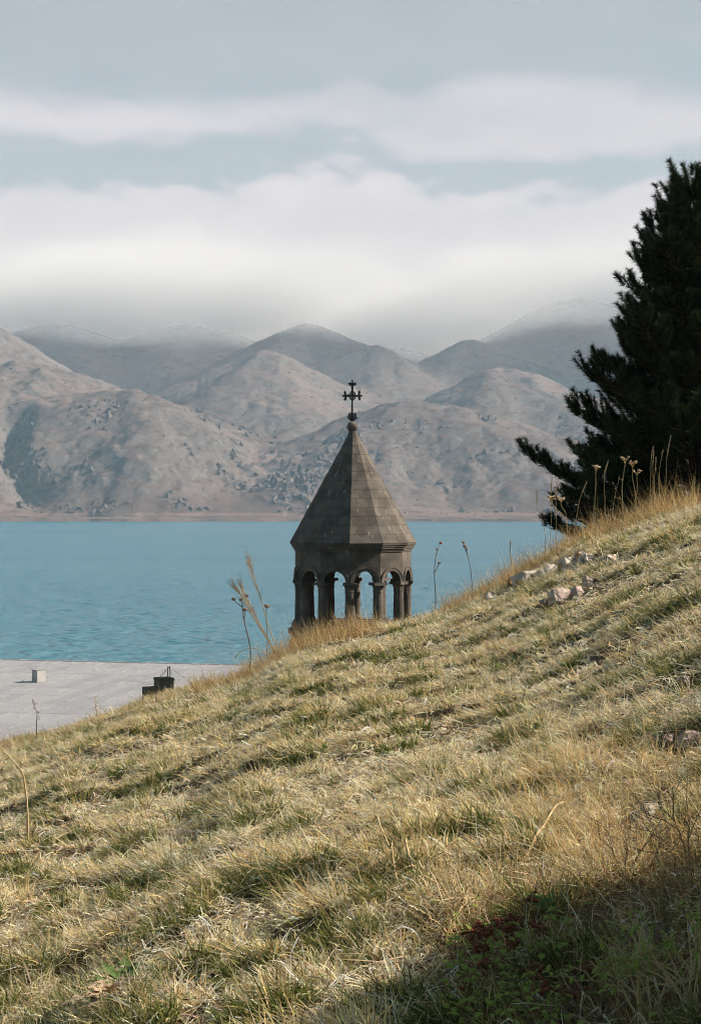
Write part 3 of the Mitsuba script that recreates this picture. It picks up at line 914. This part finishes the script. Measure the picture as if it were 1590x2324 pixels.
def thin(parts, frac, keep_clear=True):
    """Drops the blades that stand in the corner (all but a part) or over a stone."""
    out = []
    for v_, f_, c_, m_ in parts:
        n_ = len(v_) // m_
        root = v_.reshape(n_, m_, 3)[:, 0]
        ok = ~contains_xy(CORNER, root[:, 0], root[:, 1]) | (g.random(n_) < frac)
        if keep_clear:
            for a, b, r_ in CLEAR:
                ok &= ((root[:, 0] - a) / r_) ** 2 + ((root[:, 1] - b + r_ * .7) / (r_ * 1.7)) ** 2 > 1
        fm = m_ - 2
        v2 = v_.reshape(n_, m_, 3)[ok]
        f2 = f_.reshape(n_, fm, 3)[0][None] + (np.arange(ok.sum()) * m_)[:, None, None]
        out.append((v2.reshape(-1, 3), f2.reshape(-1, 3), c_.reshape(n_, m_, 3)[ok].reshape(-1, 3)))
    return out


for Xa, Xb, Ya, Yb in STONES_AT:
    p = hit((Xa + Xb) / 2, Yb - 1, 4, 30)
    CLEAR.append((p[0], p[1], max(.14, (Xb - Xa) * .440252 / F * p[1] * .72)))
# matted straw lying between the tussocks
straw = []
for y0, y1, dens, k, wd in ((2.8, 10.5, 1350, 5, .0066), (10.5, 23.8, 500, 3, .0108)):
    area_n = int(dens * 0.262 * (y1 ** 2 - y0 ** 2) + dens * 1.6 * (y1 - y0))
    y = np.sqrt(g.uniform(y0 ** 2, y1 ** 2, area_n))
    x = g.uniform(-1, 1, area_n) * (.262 * y + .8)
    a = g.uniform(0, 6.283, area_n)
    a = np.where(g.random(area_n) < .55, math.pi + g.normal(size=area_n) * .7, a)
    lean = np.stack([np.cos(a), np.sin(a), .18 + .25 * g.random(area_n)], -1)
    lean[:, 2] += lean[:, 0] * .33
    ln = g.uniform(.05, .15, area_n)
    c = colors(['straw', 'tan', 'grey', 'brown', 'gold', 'olive'], [.46, .26, .12, .05, .06, .05], area_n, g)
    ok = g.random(area_n) > 1.25 * hollow(x, y)
    x, y, lean, ln, c, area_n = x[ok], y[ok], lean[ok], ln[ok], c[ok], ok.sum()
    straw.append(blades(x, y, ln, lean, wd * g.uniform(.7, 1.5, area_n), c, k, g, droop=.22, lift=.02, curly=.26))
for key, parts, lab in (('dry_grass', dry, 'dry tan tussock grass covering the hillside, combed to the left'),
                        ('green_grass', green, 'short green grass at the feet of the dry tussocks'),
                        ('straw', straw, 'matted pale straw lying between the tussocks')):
    V, Fc, C = join(thin(parts, {'dry_grass': .12, 'green_grass': 1.0, 'straw': .30}[key]))
    put(key, (V, Fc), 'm_blade', color=C)
    tag(key, lab, 'grass', kind='stuff')
    print(key, len(Fc))

# taller rust brown grass along the crest
parts = []
for X0, X1, ya, yb, dens, hgt in ((440, 650, 20.0, 21.8, 3000, .37), (655, 860, 20.0, 21.8, 2800, .37), (860, 1010, 20.5, 21.6, 250, .22), (1000, 1170, 20.2, 22.0, 1700, .36),
                                  (1165, 1300, 20.6, 22.4, 1900, .40), (1290, 1600, 20.4, 22.5, 3200, .42), (-60, 440, 20.0, 21.8, 1500, .24)):
    n = dens
    X_ = g.uniform(X0, X1, n)
    y = g.uniform(ya, yb, n)
    x = (X_ - 795) * .440252 / F * y
    lean = np.array([-.16, 0, 1.0]) + g.normal(size=(n, 3)) * .22
    ln = hgt * g.uniform(.35, 1.2, n) * (.35 + 1.3 * meshkit.fbm(np.stack([x * 2.6, y * 1.2, 0 * x], -1), 3, 15))
    c = colors(['rust', 'gold', 'brown', 'tan'], [.42, .28, .14, .16], n, g)
    parts.append(blades(x, y, ln, lean, .0065 * g.uniform(.7, 1.3, n), c, 3, g, droop=.25))
V, Fc, C = join(thin(parts, 1.0))
put('crest_grass', (V, Fc), 'm_blade', color=C)
tag('crest_grass', 'taller rust brown grass fringing the crest of the slope', 'grass', kind='stuff')

# ------------------------------------------------------------------ stones
g = np.random.default_rng(31)


def stone(Xa, Xb, Ya, Yb, matk, label, deep=0.9, seed=0, group=None):
    """A stone that fills that part of the photo, standing where its foot meets the slope."""
    p = hit((Xa + Xb) / 2, Yb - 1, 4, 30)
    pale = 'pale' in matk
    big = 1.22 if pale else 0.80
    wdt = big * (Xb - Xa) * .440252 / F * p[1]
    hgt = big * (Yb - Ya) * .440252 / F * p[1]
    g_ = np.random.default_rng(seed)
    c8 = np.array([[x_, y_, z_] for x_ in (-1, 1) for y_ in (-1, 1) for z_ in (-1, 1)]) * g_.uniform(.62, .98, (8, 3))
    sp = g_.normal(size=(9, 3))
    sp /= np.linalg.norm(sp, axis=1, keepdims=True)
    m = trimesh.Trimesh(np.vstack([c8, sp * (1.02 if pale else 1.1)]) * [wdt * .56, max(wdt * .45, hgt * .5) * deep, hgt * .62]).convex_hull
    m = m.subdivide().subdivide().subdivide()
    vv = np.array(m.vertices)
    vv += (meshkit.fbm(vv / min(wdt, hgt) * 2.4 + seed, 4, seed)[:, None] - .5) * m.vertex_normals * min(wdt, hgt) * .42
    m = trimesh.Trimesh(vv @ (trimesh.transformations.rotation_matrix(g_.uniform(.3, .6), [0, 0, 1]) @ trimesh.transformations.rotation_matrix(-.40, [1, 0, 0]))[:3, :3].T + p + [0, max(wdt, hgt) * .2, hgt * (.34 if pale else .14)], m.faces, process=False)
    k = fresh('stone')
    put(k, m, matk, smooth=28)
    tag(k, label, 'stone', group)


for a in ((1174, 1222, 1304, 1324, 'm_pale_rock', 'long pale flat stone at the lower left end of the stone row on the crest', .9),
          (1218, 1246, 1303, 1313, 'm_pale_rock', 'low pale stone touching the right end of the long flat stone', .9),
          (1240, 1270, 1288, 1307, 'm_pale_rock', 'pale stone with orange lichen on top, between the flat stones and the large pale block', .9),
          (1277, 1307, 1277, 1303, 'm_pale_rock', 'largest pale block standing in the middle of the stone row', .9),
          (1292, 1307, 1271, 1278, 'm_pale_rock', 'small thin pale stone lying behind the largest block', .9),
          (1308, 1327, 1267, 1289, 'm_pale_rock', 'upright pale stone just right of the largest block', .9),
          (1327, 1344, 1266, 1282, 'm_pale_rock', 'rounded pale stone with a rusty foot beside the upright one', .9),
          (1343, 1361, 1267, 1279, 'm_pale_rock', 'small grey stone near the upper end of the row', .9),
          (1368, 1398, 1257, 1279, 'm_pale_rock', 'pale stone at the upper right end of the row under a leaning stalk', .9),
          (1153, 1177, 1323, 1334, 'm_pale_rock', 'small flat pale stone below the left end of the row', .8),
          (1104, 1122, 1352, 1364, 'm_pale_rock', 'small pale stone alone in the brown grass left of the row', .8),
          (1240, 1306, 1330, 1370, 'm_pink_rock', 'broad pinkish brown slab half sunk in the slope below the row', .9),
          (1297, 1326, 1320, 1357, 'm_pink_rock', 'dark edged pinkish stone leaning on the broad slab', .9),
          (1322, 1352, 1301, 1330, 'm_pink_rock', 'pinkish stone above the broad slab towards the upper right', .8),
          (1222, 1252, 1362, 1376, 'm_pink_rock', 'low pinkish stone at the lower left of the broad slab', .7),
          (1542, 1566, 1525, 1557, 'm_pink_rock', 'leaning pinkish stone above the dark hollow at the right edge', .8),
          (1535, 1600, 1640, 1690, 'm_pink_rock', 'pinkish boulder in the bank at the right edge, below the dark hollow', .9),
          (1505, 1533, 1655, 1690, 'm_pink_rock', 'small upright brownish stone left of the boulder at the right edge', .8),
          (1454, 1492, 1836, 1856, 'm_pale_rock', 'flat pale stone lying in the orange grass at the right', .8)):
    stone(*a, seed=int(a[0]) % 97)

# ------------------------------------------------------------------ tall dry plants
mat('m_dry_stem', {'type': 'diffuse', 'reflectance': rgb((0.58, 0.44, 0.25))})
mat('m_dark_stem', {'type': 'diffuse', 'reflectance': rgb((0.16, 0.115, 0.085))})
mat('m_dry_head', {'type': 'diffuse', 'reflectance': proc(lambda p, n, uv: mix((0.35, 0.24, 0.14), (0.74, 0.62, 0.46), fbm(p.x * 60, p.y * 60, p.z * 60, 2)))})
mat('m_twig', {'type': 'diffuse', 'reflectance': rgb((0.30, 0.21, 0.13))})
mat('m_dark_head', {'type': 'diffuse', 'reflectance': proc(lambda p, n, uv: mix((0.12, 0.085, 0.06), (0.40, 0.31, 0.22), fbm(p.x * 60, p.y * 60, p.z * 60, 2)))})
STALKS = 'dry stalks standing along the crest'


def head_ball(p, r, seed):
    m = trimesh.creation.icosphere(2, 1.0)
    vv = np.array(m.vertices)
    vv *= (1 + .45 * (meshkit.noise(vv * 3.2 + seed, seed)[:, None] - .5)) * np.array([r, r, r * .72])
    return trimesh.Trimesh(vv + p, m.faces, process=False)


def plant(name, label, path, kind, y=21.2, r=.007, heads=(), dark=False, bend=0.0, group=STALKS, catg='plant', sink=True):
    """path: photo points from the foot up; heads: photo points of side heads."""
    k = fresh(name)
    pts = np.array([at_depth(a, b, y) for a, b in path])
    if sink:
        zg = float(ground(pts[:1, 0], pts[:1, 1])[0])
        if pts[0, 2] > zg - .02:
            pts = np.vstack([[pts[0, 0], y, zg - .04], pts])
    t = np.linspace(0, 1, len(pts))
    tt = np.linspace(0, 1, 14)
    from scipy.interpolate import PchipInterpolator
    c = PchipInterpolator(t, pts)(tt)
    c[:, 1] += bend * tt ** 2 + .012 * np.sin(tt * 9 + path[0][0])
    c[:, 0] += .008 * np.sin(tt * 11 + path[0][1])
    ms, md = ('m_dark_stem', 'm_dark_head') if dark else ('m_dry_stem', 'm_dry_head')
    tip = c[-1]
    stems = [tube(c, np.linspace(r, r * .45, 14), 5)]
    g_ = np.random.default_rng(int(path[0][0] * 7 + path[-1][1]))
    hd = []
    if kind == 'umbel':
        for i in range(9):
            a = g_.uniform(0, 6.28)
            e = tip + np.array([math.cos(a) * g_.uniform(.02, .075), math.sin(a) * g_.uniform(.02, .07), g_.uniform(.02, .06)])
            stems.append(tube(bez(c[-2], tip * .6 + e * .4 - [0, 0, .005], e, 5), .0032, 4))
            m = trimesh.creation.icosphere(1, 1.0)
            hd.append(trimesh.Trimesh(np.array(m.vertices) * g_.uniform(.8, 1.3) * np.array([.019, .019, .009]) + e, m.faces, process=False))
    elif kind == 'ear':
        d = c[-1] - c[-4]
        for i in range(46):
            s_ = g_.random()
            q0 = c[-4] + d * s_
            dd = d / np.linalg.norm(d) + g_.normal(size=3) * .16
            hd.append(tube([q0, q0 + dd * .02, q0 + dd * .036], [.003, .003, .001], 3))
    elif kind == 'plume':
        for i in range(70):
            s_ = g_.random() ** .7
            j = min(7 + int(s_ * 6), 12)
            q0 = c[j]
            dd = (c[13] - c[9]) / np.linalg.norm(c[13] - c[9]) + g_.normal(size=3) * .22
            hd.append(tube([q0, q0 + dd * .07, q0 + dd * g_.uniform(.12, .24)], [.0030, .0022, .0008], 3))
    elif kind == 'knob':
        hd.append(head_ball(tip, .030, 3))
        for a, b in heads:
            e = at_depth(a, b, y + g_.uniform(-.06, .06))
            j = int(np.argmin(np.abs(c[:, 2] - (e[2] - .16))))
            stems.append(tube(bez(c[j], c[j] * .4 + e * .6 - [0, 0, .03], e, 6), r * .6, 4))
            hd.append(head_ball(e, g_.uniform(.022, .036), int(a)))
    elif kind == 'buds':
        for j in range(4, 14, 2):
            for q_ in range(2):
                e = c[j] + g_.normal(size=3) * np.array([.03, .03, .015])
                stems.append(tube([c[j], e], .0025, 3))
                hd.append(head_ball(e, .010, j))
    scene[k + '__stem'] = mikit.ply(cat(stems), ms, smooth=True)
    if kind == 'knob':
        for m in hd:
            put(k + '__flower_head', m, md)
    elif hd:
        scene[k + '__' + ('ear' if kind in ('ear', 'plume') else 'flower_head')] = mikit.ply(cat(hd), md)
    tag(k, label, catg, group)


plant('dried_flower', 'dark branching stalk with four brown seed heads left of the belfry, behind golden reeds', [(568, 1487), (556, 1420), (549, 1372), (546, 1362)], 'knob', heads=[(530, 1361), (560, 1353), (556, 1384)], dark=True, y=20.9, r=.010)
plant('dried_flower', 'thin stalk with one flat brown seed head standing just right of the golden reeds', [(607, 1478), (604, 1420), (603, 1376)], 'knob', heads=[(607, 1377)], dark=True, y=20.9)
plant('reed', 'lower golden reed of the leaning pair left of the belfry, its plume pointing furthest left', [(627, 1494), (590, 1425), (556, 1366), (526, 1330)], 'plume', y=20.8, r=.013)
plant('reed', 'upper golden reed of the leaning pair left of the belfry, with a feathery tip', [(630, 1495), (594, 1425), (560, 1365), (546, 1330)], 'plume', y=20.85, r=.013)
plant('reed', 'tallest golden reed left of the belfry, single and curving to a fine tip', [(637, 1497), (610, 1425), (585, 1345), (572, 1300), (565, 1270)], 'plume', y=20.85, r=.009)
plant('reed', 'low pale stalk bent in an arch over the brown grass left of the belfry', [(532, 1496), (548, 1478), (572, 1472), (600, 1481), (618, 1490)], 'none', y=20.4, r=.006, sink=False)
plant('dried_flower', 'tall dark stalk with a hooked tip in front of the water right of the belfry', [(987, 1362), (986, 1310), (990, 1255), (1000, 1233)], 'knob', heads=[(992, 1247), (996, 1278)], dark=True, r=.009)
plant('dried_flower', 'slender branched stalk with two dark seed heads at the water, second right of the belfry', [(1071, 1320), (1064, 1280), (1055, 1240)], 'knob', heads=[(1051, 1232), (1058, 1246)], dark=True)
plant('reed', 'single straight stalk with a long narrow brown ear in front of the water', [(1161, 1335), (1159, 1280), (1158, 1262), (1157, 1232)], 'ear', y=21.4)
plant('dried_flower', 'leftmost flat topped pale yarrow in front of the pine', [(1351, 1208), (1348, 1140), (1352, 1090), (1353, 1066)], 'umbel', r=.008)
plant('dried_flower', 'tallest flat topped pale yarrow in front of the pine', [(1412, 1185), (1411, 1120), (1415, 1075), (1417, 1047)], 'umbel', r=.009)
plant('dried_flower', 'flat topped yarrow with a pale head just right of the tallest one', [(1439, 1190), (1440, 1130), (1436, 1085), (1435, 1056)], 'umbel', r=.008)
plant('dried_flower', 'short yarrow forking off to the right at the end of the yarrow row', [(1440, 1170), (1441, 1140), (1446, 1095), (1445, 1077)], 'umbel', y=21.25)
plant('reed', 'long thin grass stalk between the two tall yarrows in front of the pine', [(1379, 1240), (1377, 1190), (1371, 1142), (1371, 1085), (1378, 1048)], 'ear', y=20.9, r=.005)
plant('dried_flower', 'slanting budded stalk left of the tallest yarrow', [(1383, 1205), (1392, 1150), (1398, 1110), (1406, 1080)], 'buds', r=.005)
plant('reed', 'tallest of the three close grass stalks at the right of the yarrows', [(1475, 1158), (1474, 1110), (1477, 1050), (1481, 1018)], 'ear', r=.0055)
plant('reed', 'middle one of the three close grass stalks at the right of the yarrows', [(1481, 1158), (1480, 1110), (1481, 1060), (1483, 1030)], 'ear', y=21.25, r=.005)
plant('reed', 'lowest and rightmost of the three close grass stalks right of the yarrows', [(1488, 1160), (1484, 1110), (1486, 1075), (1487, 1042)], 'ear', y=21.3, r=.005)
plant('reed', 'grass stalk with a leaning ear between the close three and the far right stalk', [(1495, 1160), (1494, 1105), (1498, 1055), (1503, 1024)], 'ear', r=.005)
plant('reed', 'far right tall grass stalk in front of the pine', [(1509, 1152), (1509, 1100), (1514, 1040), (1520, 993)], 'ear', r=.0055)
plant('reed', 'straight grass stalk in front of the lowest pine boughs, tallest of the left pair', [(1248, 1240), (1250, 1170), (1250, 1120), (1252, 1085)], 'ear', y=21.8, r=.005)
plant('reed', 'second grass stalk in front of the lowest pine boughs, just right of the tallest', [(1263, 1240), (1261, 1170), (1261, 1130), (1264, 1094)], 'ear', y=21.8, r=.005)
plant('reed', 'leftmost grass stalk before the pine, leaning left over the water', [(1238, 1240), (1232, 1190), (1220, 1150), (1217, 1116)], 'ear', y=21.8, r=.005)
plant('reed', 'grass stalk leaning right in front of the lower pine boughs', [(1302, 1210), (1310, 1160), (1319, 1125), (1328, 1098)], 'ear', y=21.5, r=.006)
plant('dried_flower', 'yellowish forked dry stalk leaning left in front of the lowest pine boughs', [(1288, 1215), (1278, 1175), (1262, 1155), (1248, 1136)], 'umbel', y=21.6, r=.007)
plant('dried_flower', 'small forked dry stalk with pale tips right of the leaning yellowish one', [(1288, 1215), (1283, 1170), (1275, 1150), (1272, 1138)], 'umbel', y=21.7, r=.006)
plant('reed', 'thick pale broken reed bent over to the left at the left edge of the slope', [(62, 1830), (56, 1780), (48, 1752), (28, 1725), (4, 1702)], 'none', y=11.2, r=.010, catg='plant')
plant('dried_flower', 'small dark plume of seeds against the metal roof at the far left', [(84, 1630), (78, 1605), (73, 1587)], 'buds', y=20.5, dark=True)
plant('dried_flower', 'small pale budded stalk against the metal roof, left of the stone pier', [(219, 1615), (217, 1595), (216, 1582)], 'buds', y=20.5)


def lying(label, pts, r=.007, lift=.05):
    k = fresh('fallen_stalk')
    P = np.array([hit(a, b, 3.5, 25) for a, b in pts])
    tt = np.linspace(0, 1, len(P))
    from scipy.interpolate import PchipInterpolator
    c = PchipInterpolator(tt, P)(np.linspace(0, 1, 16))
    c[:, 2] = np.maximum(c[:, 2], ground(c[:, 0], c[:, 1])) + lift + .03 * np.sin(np.linspace(0, 1, 16) * math.pi)
    put(k, tube(c, np.linspace(r, r * .5, 16), 5), 'm_dry_stem', smooth=True)
    tag(k, label, 'stalk', 'long dry stalks fallen on the slope')


lying('long pale fallen stalk running up the lower right of the slope', [(1182, 1990), (1232, 1930), (1262, 1880), (1283, 1845)], .008)
lying('pale fallen stalk under the upper stones, leaning down from their right end', [(1313, 1236), (1345, 1262), (1368, 1284)], .012, .12)
lying('curved pale fallen stem arching over the grass right of the middle of the slope', [(1148, 1552), (1172, 1540), (1205, 1543), (1225, 1560)], .010, .10)
lying('thin pale fallen stalk crossing the lower middle of the slope', [(905, 1985), (960, 2060), (1010, 2130)], .006, .10)
lying('thin yellowish fallen stalk left of the one that crosses the lower middle', [(830, 1905), (868, 1975), (900, 2035)], .006, .12)
lying('long fallen straw in the lower left, slanting from the green weed to the right', [(330, 2215), (380, 2245), (430, 2290)], .006, .10)

# ------------------------------------------------------------------ foreground weeds
LEAF = {}


def leaf_mesh(n_, base, direc, L, W, g_, lobes=False, cup=.25):
    """A leaf as a creased, curling strip of quads."""
    d = direc / np.linalg.norm(direc)
    sd = np.cross(d, [0, 0, 1.0])
    sd = sd / (np.linalg.norm(sd) + 1e-9)
    up = np.cross(sd, d)
    t = np.linspace(0, 1, n_)
    wv_ = np.sin(np.pi * np.clip(t * .93 + .05, 0, 1)) ** .8 * W
    if lobes:
        wv_ = wv_ * (0.62 + 0.38 * np.sign(np.sin(t * 22)))
    mid = base + d * (t * L)[:, None] - np.array([0, 0, 1]) * (t ** 2 * L * g_.uniform(.1, .6))[:, None]
    l = mid - sd * wv_[:, None] + up * (wv_ * cup)[:, None]
    r = mid + sd * wv_[:, None] + up * (wv_ * cup)[:, None]
    V = np.stack([l, mid, r], 1).reshape(-1, 3)
    f = []
    for i in range(n_ - 1):
        for j in (0, 1):
            a = i * 3 + j
            f += [[a, a + 1, a + 4], [a, a + 4, a + 3]]
    return V, np.array(f), np.zeros((len(V), 3))


mat('m_green_leaf', {'type': 'principledthin', 'base_color': rgb((0.13, 0.20, 0.075)), 'roughness': .5, 'diff_trans': .7, 'eta': 1.4}, False)
mat('m_lime_leaf', {'type': 'principledthin', 'base_color': rgb((0.26, 0.33, 0.08)), 'roughness': .45, 'diff_trans': .7, 'eta': 1.4}, False)
mat('m_brown_leaf', {'type': 'diffuse', 'reflectance': proc(lambda p, n, uv: mix((0.30, 0.21, 0.14), (0.50, 0.38, 0.27), fbm(p.x * 30, p.y * 30, p.z * 30, 3)))})
mat('m_rust_head', {'type': 'diffuse', 'reflectance': proc(lambda p, n, uv: mix((0.11, 0.040, 0.026), (0.22, 0.085, 0.052), fbm(p.x * 80, p.y * 80, p.z * 80, 2)))})


def rosette(name, label, X0, Y0, n, L, W, matk, lobes, rise, catg, seed):
    g_ = np.random.default_rng(seed)
    p = hit(X0, Y0, 3, 20) + [0, 0, .05]
    k = fresh(name)
    for i in range(n):
        a = g_.uniform(0, 6.283)
        d = np.array([math.cos(a), math.sin(a), g_.uniform(*rise)])
        v_, f_, _ = leaf_mesh(14 if lobes else 8, p + d * .015, d, L * g_.uniform(.6, 1.15), W * g_.uniform(.8, 1.2), g_, lobes)
        put(k + '__leaf', (v_, f_), matk, smooth=True)
    tag(k, label, catg)


rosette('weed', 'broad leaved green weed with ragged leaves at the lower left', 285, 2262, 20, .22, .035, 'm_green_leaf', True, (.3, 1.2), 'plant', 3)
rosette('dead_thistle', 'dead brown curled leaf rosette at the bottom edge, lower left', 245, 2318, 13, .20, .045, 'm_brown_leaf', True, (.15, 1.1), 'plant', 5)
rosette('weed', 'small green weed beside the golden reeds at the crest', 640, 1478, 18, .34, .028, 'm_green_leaf', False, (.4, 1.3), 'plant', 8)
rosette('weed', 'green weed in the sun at the upper edge of the lower right shadow', 1230, 2105, 16, .13, .022, 'm_green_leaf', True, (.4, 1.3), 'plant', 9)

# leafy ground cover in the lower right corner
g_ = np.random.default_rng(77)
parts = []
for i in range(900):
    X0, Y0 = g_.uniform(1010, 1640), g_.uniform(2120, 2420)
    if Y0 < 2120 + 0.12 * abs(X0 - 1150) or (X0 > 1290 and g_.random() < .88):
        continue
    p = hit(X0, Y0, 3, 12) + [0, 0, g_.uniform(.02, .13)]
    a = g_.uniform(0, 6.283)
    parts.append(leaf_mesh(5, p, np.array([math.cos(a), math.sin(a), g_.uniform(.0, .9)]), g_.uniform(.025, .05), g_.uniform(.008, .015), g_))
V, Fc, _ = join(parts)
put('ground_cover', (V, Fc), 'm_lime_leaf', smooth=True)
tag('ground_cover', 'small bright green leaves covering the ground in the lower right corner', 'ground cover', kind='stuff')
for i, (X0, Y0) in enumerate([(1090, 2190), (1085, 2128), (1108, 2120), (1070, 2160), (1100, 2165), (1130, 2140), (1160, 2135), (1180, 2150), (1150, 2170), (1205, 2090), (1212, 2130), (1222, 2165), (1290, 2235), (1310, 2290), (1335, 2220), (1215, 2225), (1100, 2260), (1060, 2290), (1240, 2300), (1165, 2200)]):
    p = hit(X0, Y0 + 25, 3, 12)
    k = fresh('sedum')
    h_ = g_.uniform(.07, .13)
    scene[k + '__stem'] = mikit.ply(tube([p, p + [g_.uniform(-.02, .02), 0, h_]], [.004, .003], 4), 'm_dark_stem')
    hd = [head_ball(p + [g_.normal() * .018, g_.normal() * .018, h_ + g_.normal() * .010], g_.uniform(.006, .011), j) for j in range(18)]
    scene[k + '__flower_head'] = mikit.ply(cat(hd), 'm_rust_head')
    tag(k, 'rust red dried flower head among the green leaves of the lower right corner', 'flower', 'rust red dried flower heads in the corner')


def twig_bush(name, label, X0, Y0, h_, spread, matk, n, seed, catg='shrub', lean=(0, 0), leaves=None):
    """Thin forked dry twigs from one foot."""
    g_ = np.random.default_rng(seed)
    p = hit(X0, Y0, 3, 24)
    k = fresh(name)
    tw, lf = [], []

    def grow(a, d, L, r, depth):
        b = a + d * L
        mid = (a + b) / 2 + g_.normal(size=3) * L * .07
        tw.append(tube([a, mid, b], [r, r * .8, r * .6], 4))
        if leaves and depth < 2:
            for q_ in range(1):
                dd = d * .4 + g_.normal(size=3) * .7
                lf.append(leaf_mesh(4, a + (b - a) * g_.random(), dd, g_.uniform(.02, .04), .007, g_))
        if depth:
            for q_ in range(g_.integers(2, 4)):
                dd = d + g_.normal(size=3) * .42
                grow(a + (b - a) * g_.uniform(.55, 1), dd / np.linalg.norm(dd), L * g_.uniform(.55, .8), r * .62, depth - 1)

    for i in range(n):
        d = np.array([g_.normal() * spread + lean[0], g_.normal() * spread + lean[1], 1.0])
        grow(p, d / np.linalg.norm(d), h_ * g_.uniform(.4, .6), .0045, 3)
    scene[k + '__twigs'] = mikit.ply(cat(tw), matk)
    if lf:
        V, Fc, _ = join(lf)
        scene[k + '__leaves'] = mikit.ply((V, Fc), leaves)
    tag(k, label, catg)


twig_bush('dry_shrub', 'leafless brown thorny shrub in the orange grass at the lower right', 1420, 2010, .36, .5, 'm_twig', 4, 3, lean=(.1, 0))
twig_bush('dry_shrub', 'thin brown leafless shrub at the right edge above the shadow', 1560, 1990, .46, .4, 'm_twig', 4, 4)
twig_bush('dry_shrub', 'sparse brown twigs in front of the lower middle of the slope', 1020, 2140, .30, .6, 'm_dry_stem', 6, 6)
twig_bush('weed', 'yellow green sprawling weed in the bottom right corner, left of the edge', 1475, 2345, .30, .35, 'm_dry_stem', 6, 7, 'plant', (-.25, 0), 'm_lime_leaf')
twig_bush('weed', 'yellow green weed with small leaves at the very bottom right corner', 1575, 2335, .34, .35, 'm_dry_stem', 6, 9, 'plant', (-.1, 0), 'm_lime_leaf')

# orange fine grass at the right, coarse dead grass along the bottom
parts = []
g = np.random.default_rng(15)
for X0, X1, Y0, Y1, n, hg, pal, wt in ((1180, 1640, 1690, 2040, 4200, .25, ['gold', 'rust', 'tan'], [.5, .3, .2]), (800, 1250, 2000, 2200, 1100, .19, ['gold', 'tan', 'brown'], [.45, .35, .2]),
                                       (-40, 300, 2180, 2330, 700, .18, ['gold', 'tan'], [.5, .5]), (1040, 1640, 2020, 2390, 5200, .17, ['brown', 'rust', 'olive', 'straw'], [.66, .14, .14, .06])):
    P = np.array([hit(a, b, 3, 14) for a, b in zip(g.uniform(X0, X1, n // 3), g.uniform(Y0, Y1, n // 3))])
    P = np.repeat(P, 3, 0) + g.normal(size=(n // 3 * 3, 3)) * [.05, .05, 0]
    n = len(P)
    lean = np.array([-.2, -.05, .8]) + g.normal(size=(n, 3)) * .42
    parts.append(blades(P[:, 0], P[:, 1], hg * g.uniform(.4, 1.2, n), lean, .0036 * g.uniform(.7, 1.4, n), colors(pal, wt, n, g), 4, g, droop=.3, curly=.08))
V, Fc, C = join(thin(parts, 1.0))
put('wild_grass', (V, Fc), 'm_blade', color=C)
tag('wild_grass', 'fine orange and brown dry grass over the lower right of the slope', 'grass', kind='stuff')

# the leafy bush right of the frame whose shadow lies over the lower right corner
p0 = np.array([3.2, 4.85, 0])
p0[2] = float(base_h(p0[:1], p0[1:2])[0])
n = 22000
q = g.normal(size=(n, 3))
q /= np.linalg.norm(q, axis=1, keepdims=True)
q = q * (g.random(n) ** .4)[:, None] * np.array([.95, 1.30, .50]) * (0.8 + .4 * meshkit.noise(q * 2.2, 4)[:, None])
C0 = p0 + [0, 0, .48] + q
d = g.normal(size=(n, 3))
d /= np.linalg.norm(d, axis=1, keepdims=True)
e = np.cross(d, g.normal(size=(n, 3)))
e /= np.linalg.norm(e, axis=1, keepdims=True)
V = np.stack([C0, C0 + d * .04 + e * .022, C0 + d * .085, C0 + d * .04 - e * .022], 1).reshape(-1, 3)
Fc = (np.arange(n)[:, None, None] * 4 + np.array([[0, 1, 2], [0, 2, 3]])[None]).reshape(-1, 3)
put('leafy_bush__crown', (V, Fc), 'm_green_leaf')
tag('leafy_bush__crown', kind='stuff')
put('leafy_bush__stems', cat([tube(bez(p0 + [g.normal() * .05, g.normal() * .1, -.05], p0 + [g.normal() * .2, g.normal() * .4, .4], p0 + [g.normal() * .35, g.normal() * .6, .7], 6), .012, 5) for i in range(9)]), 'm_bark')
tag('leafy_bush', 'dense green leafy bush just right of the picture, shading the lower right corner', 'bush')
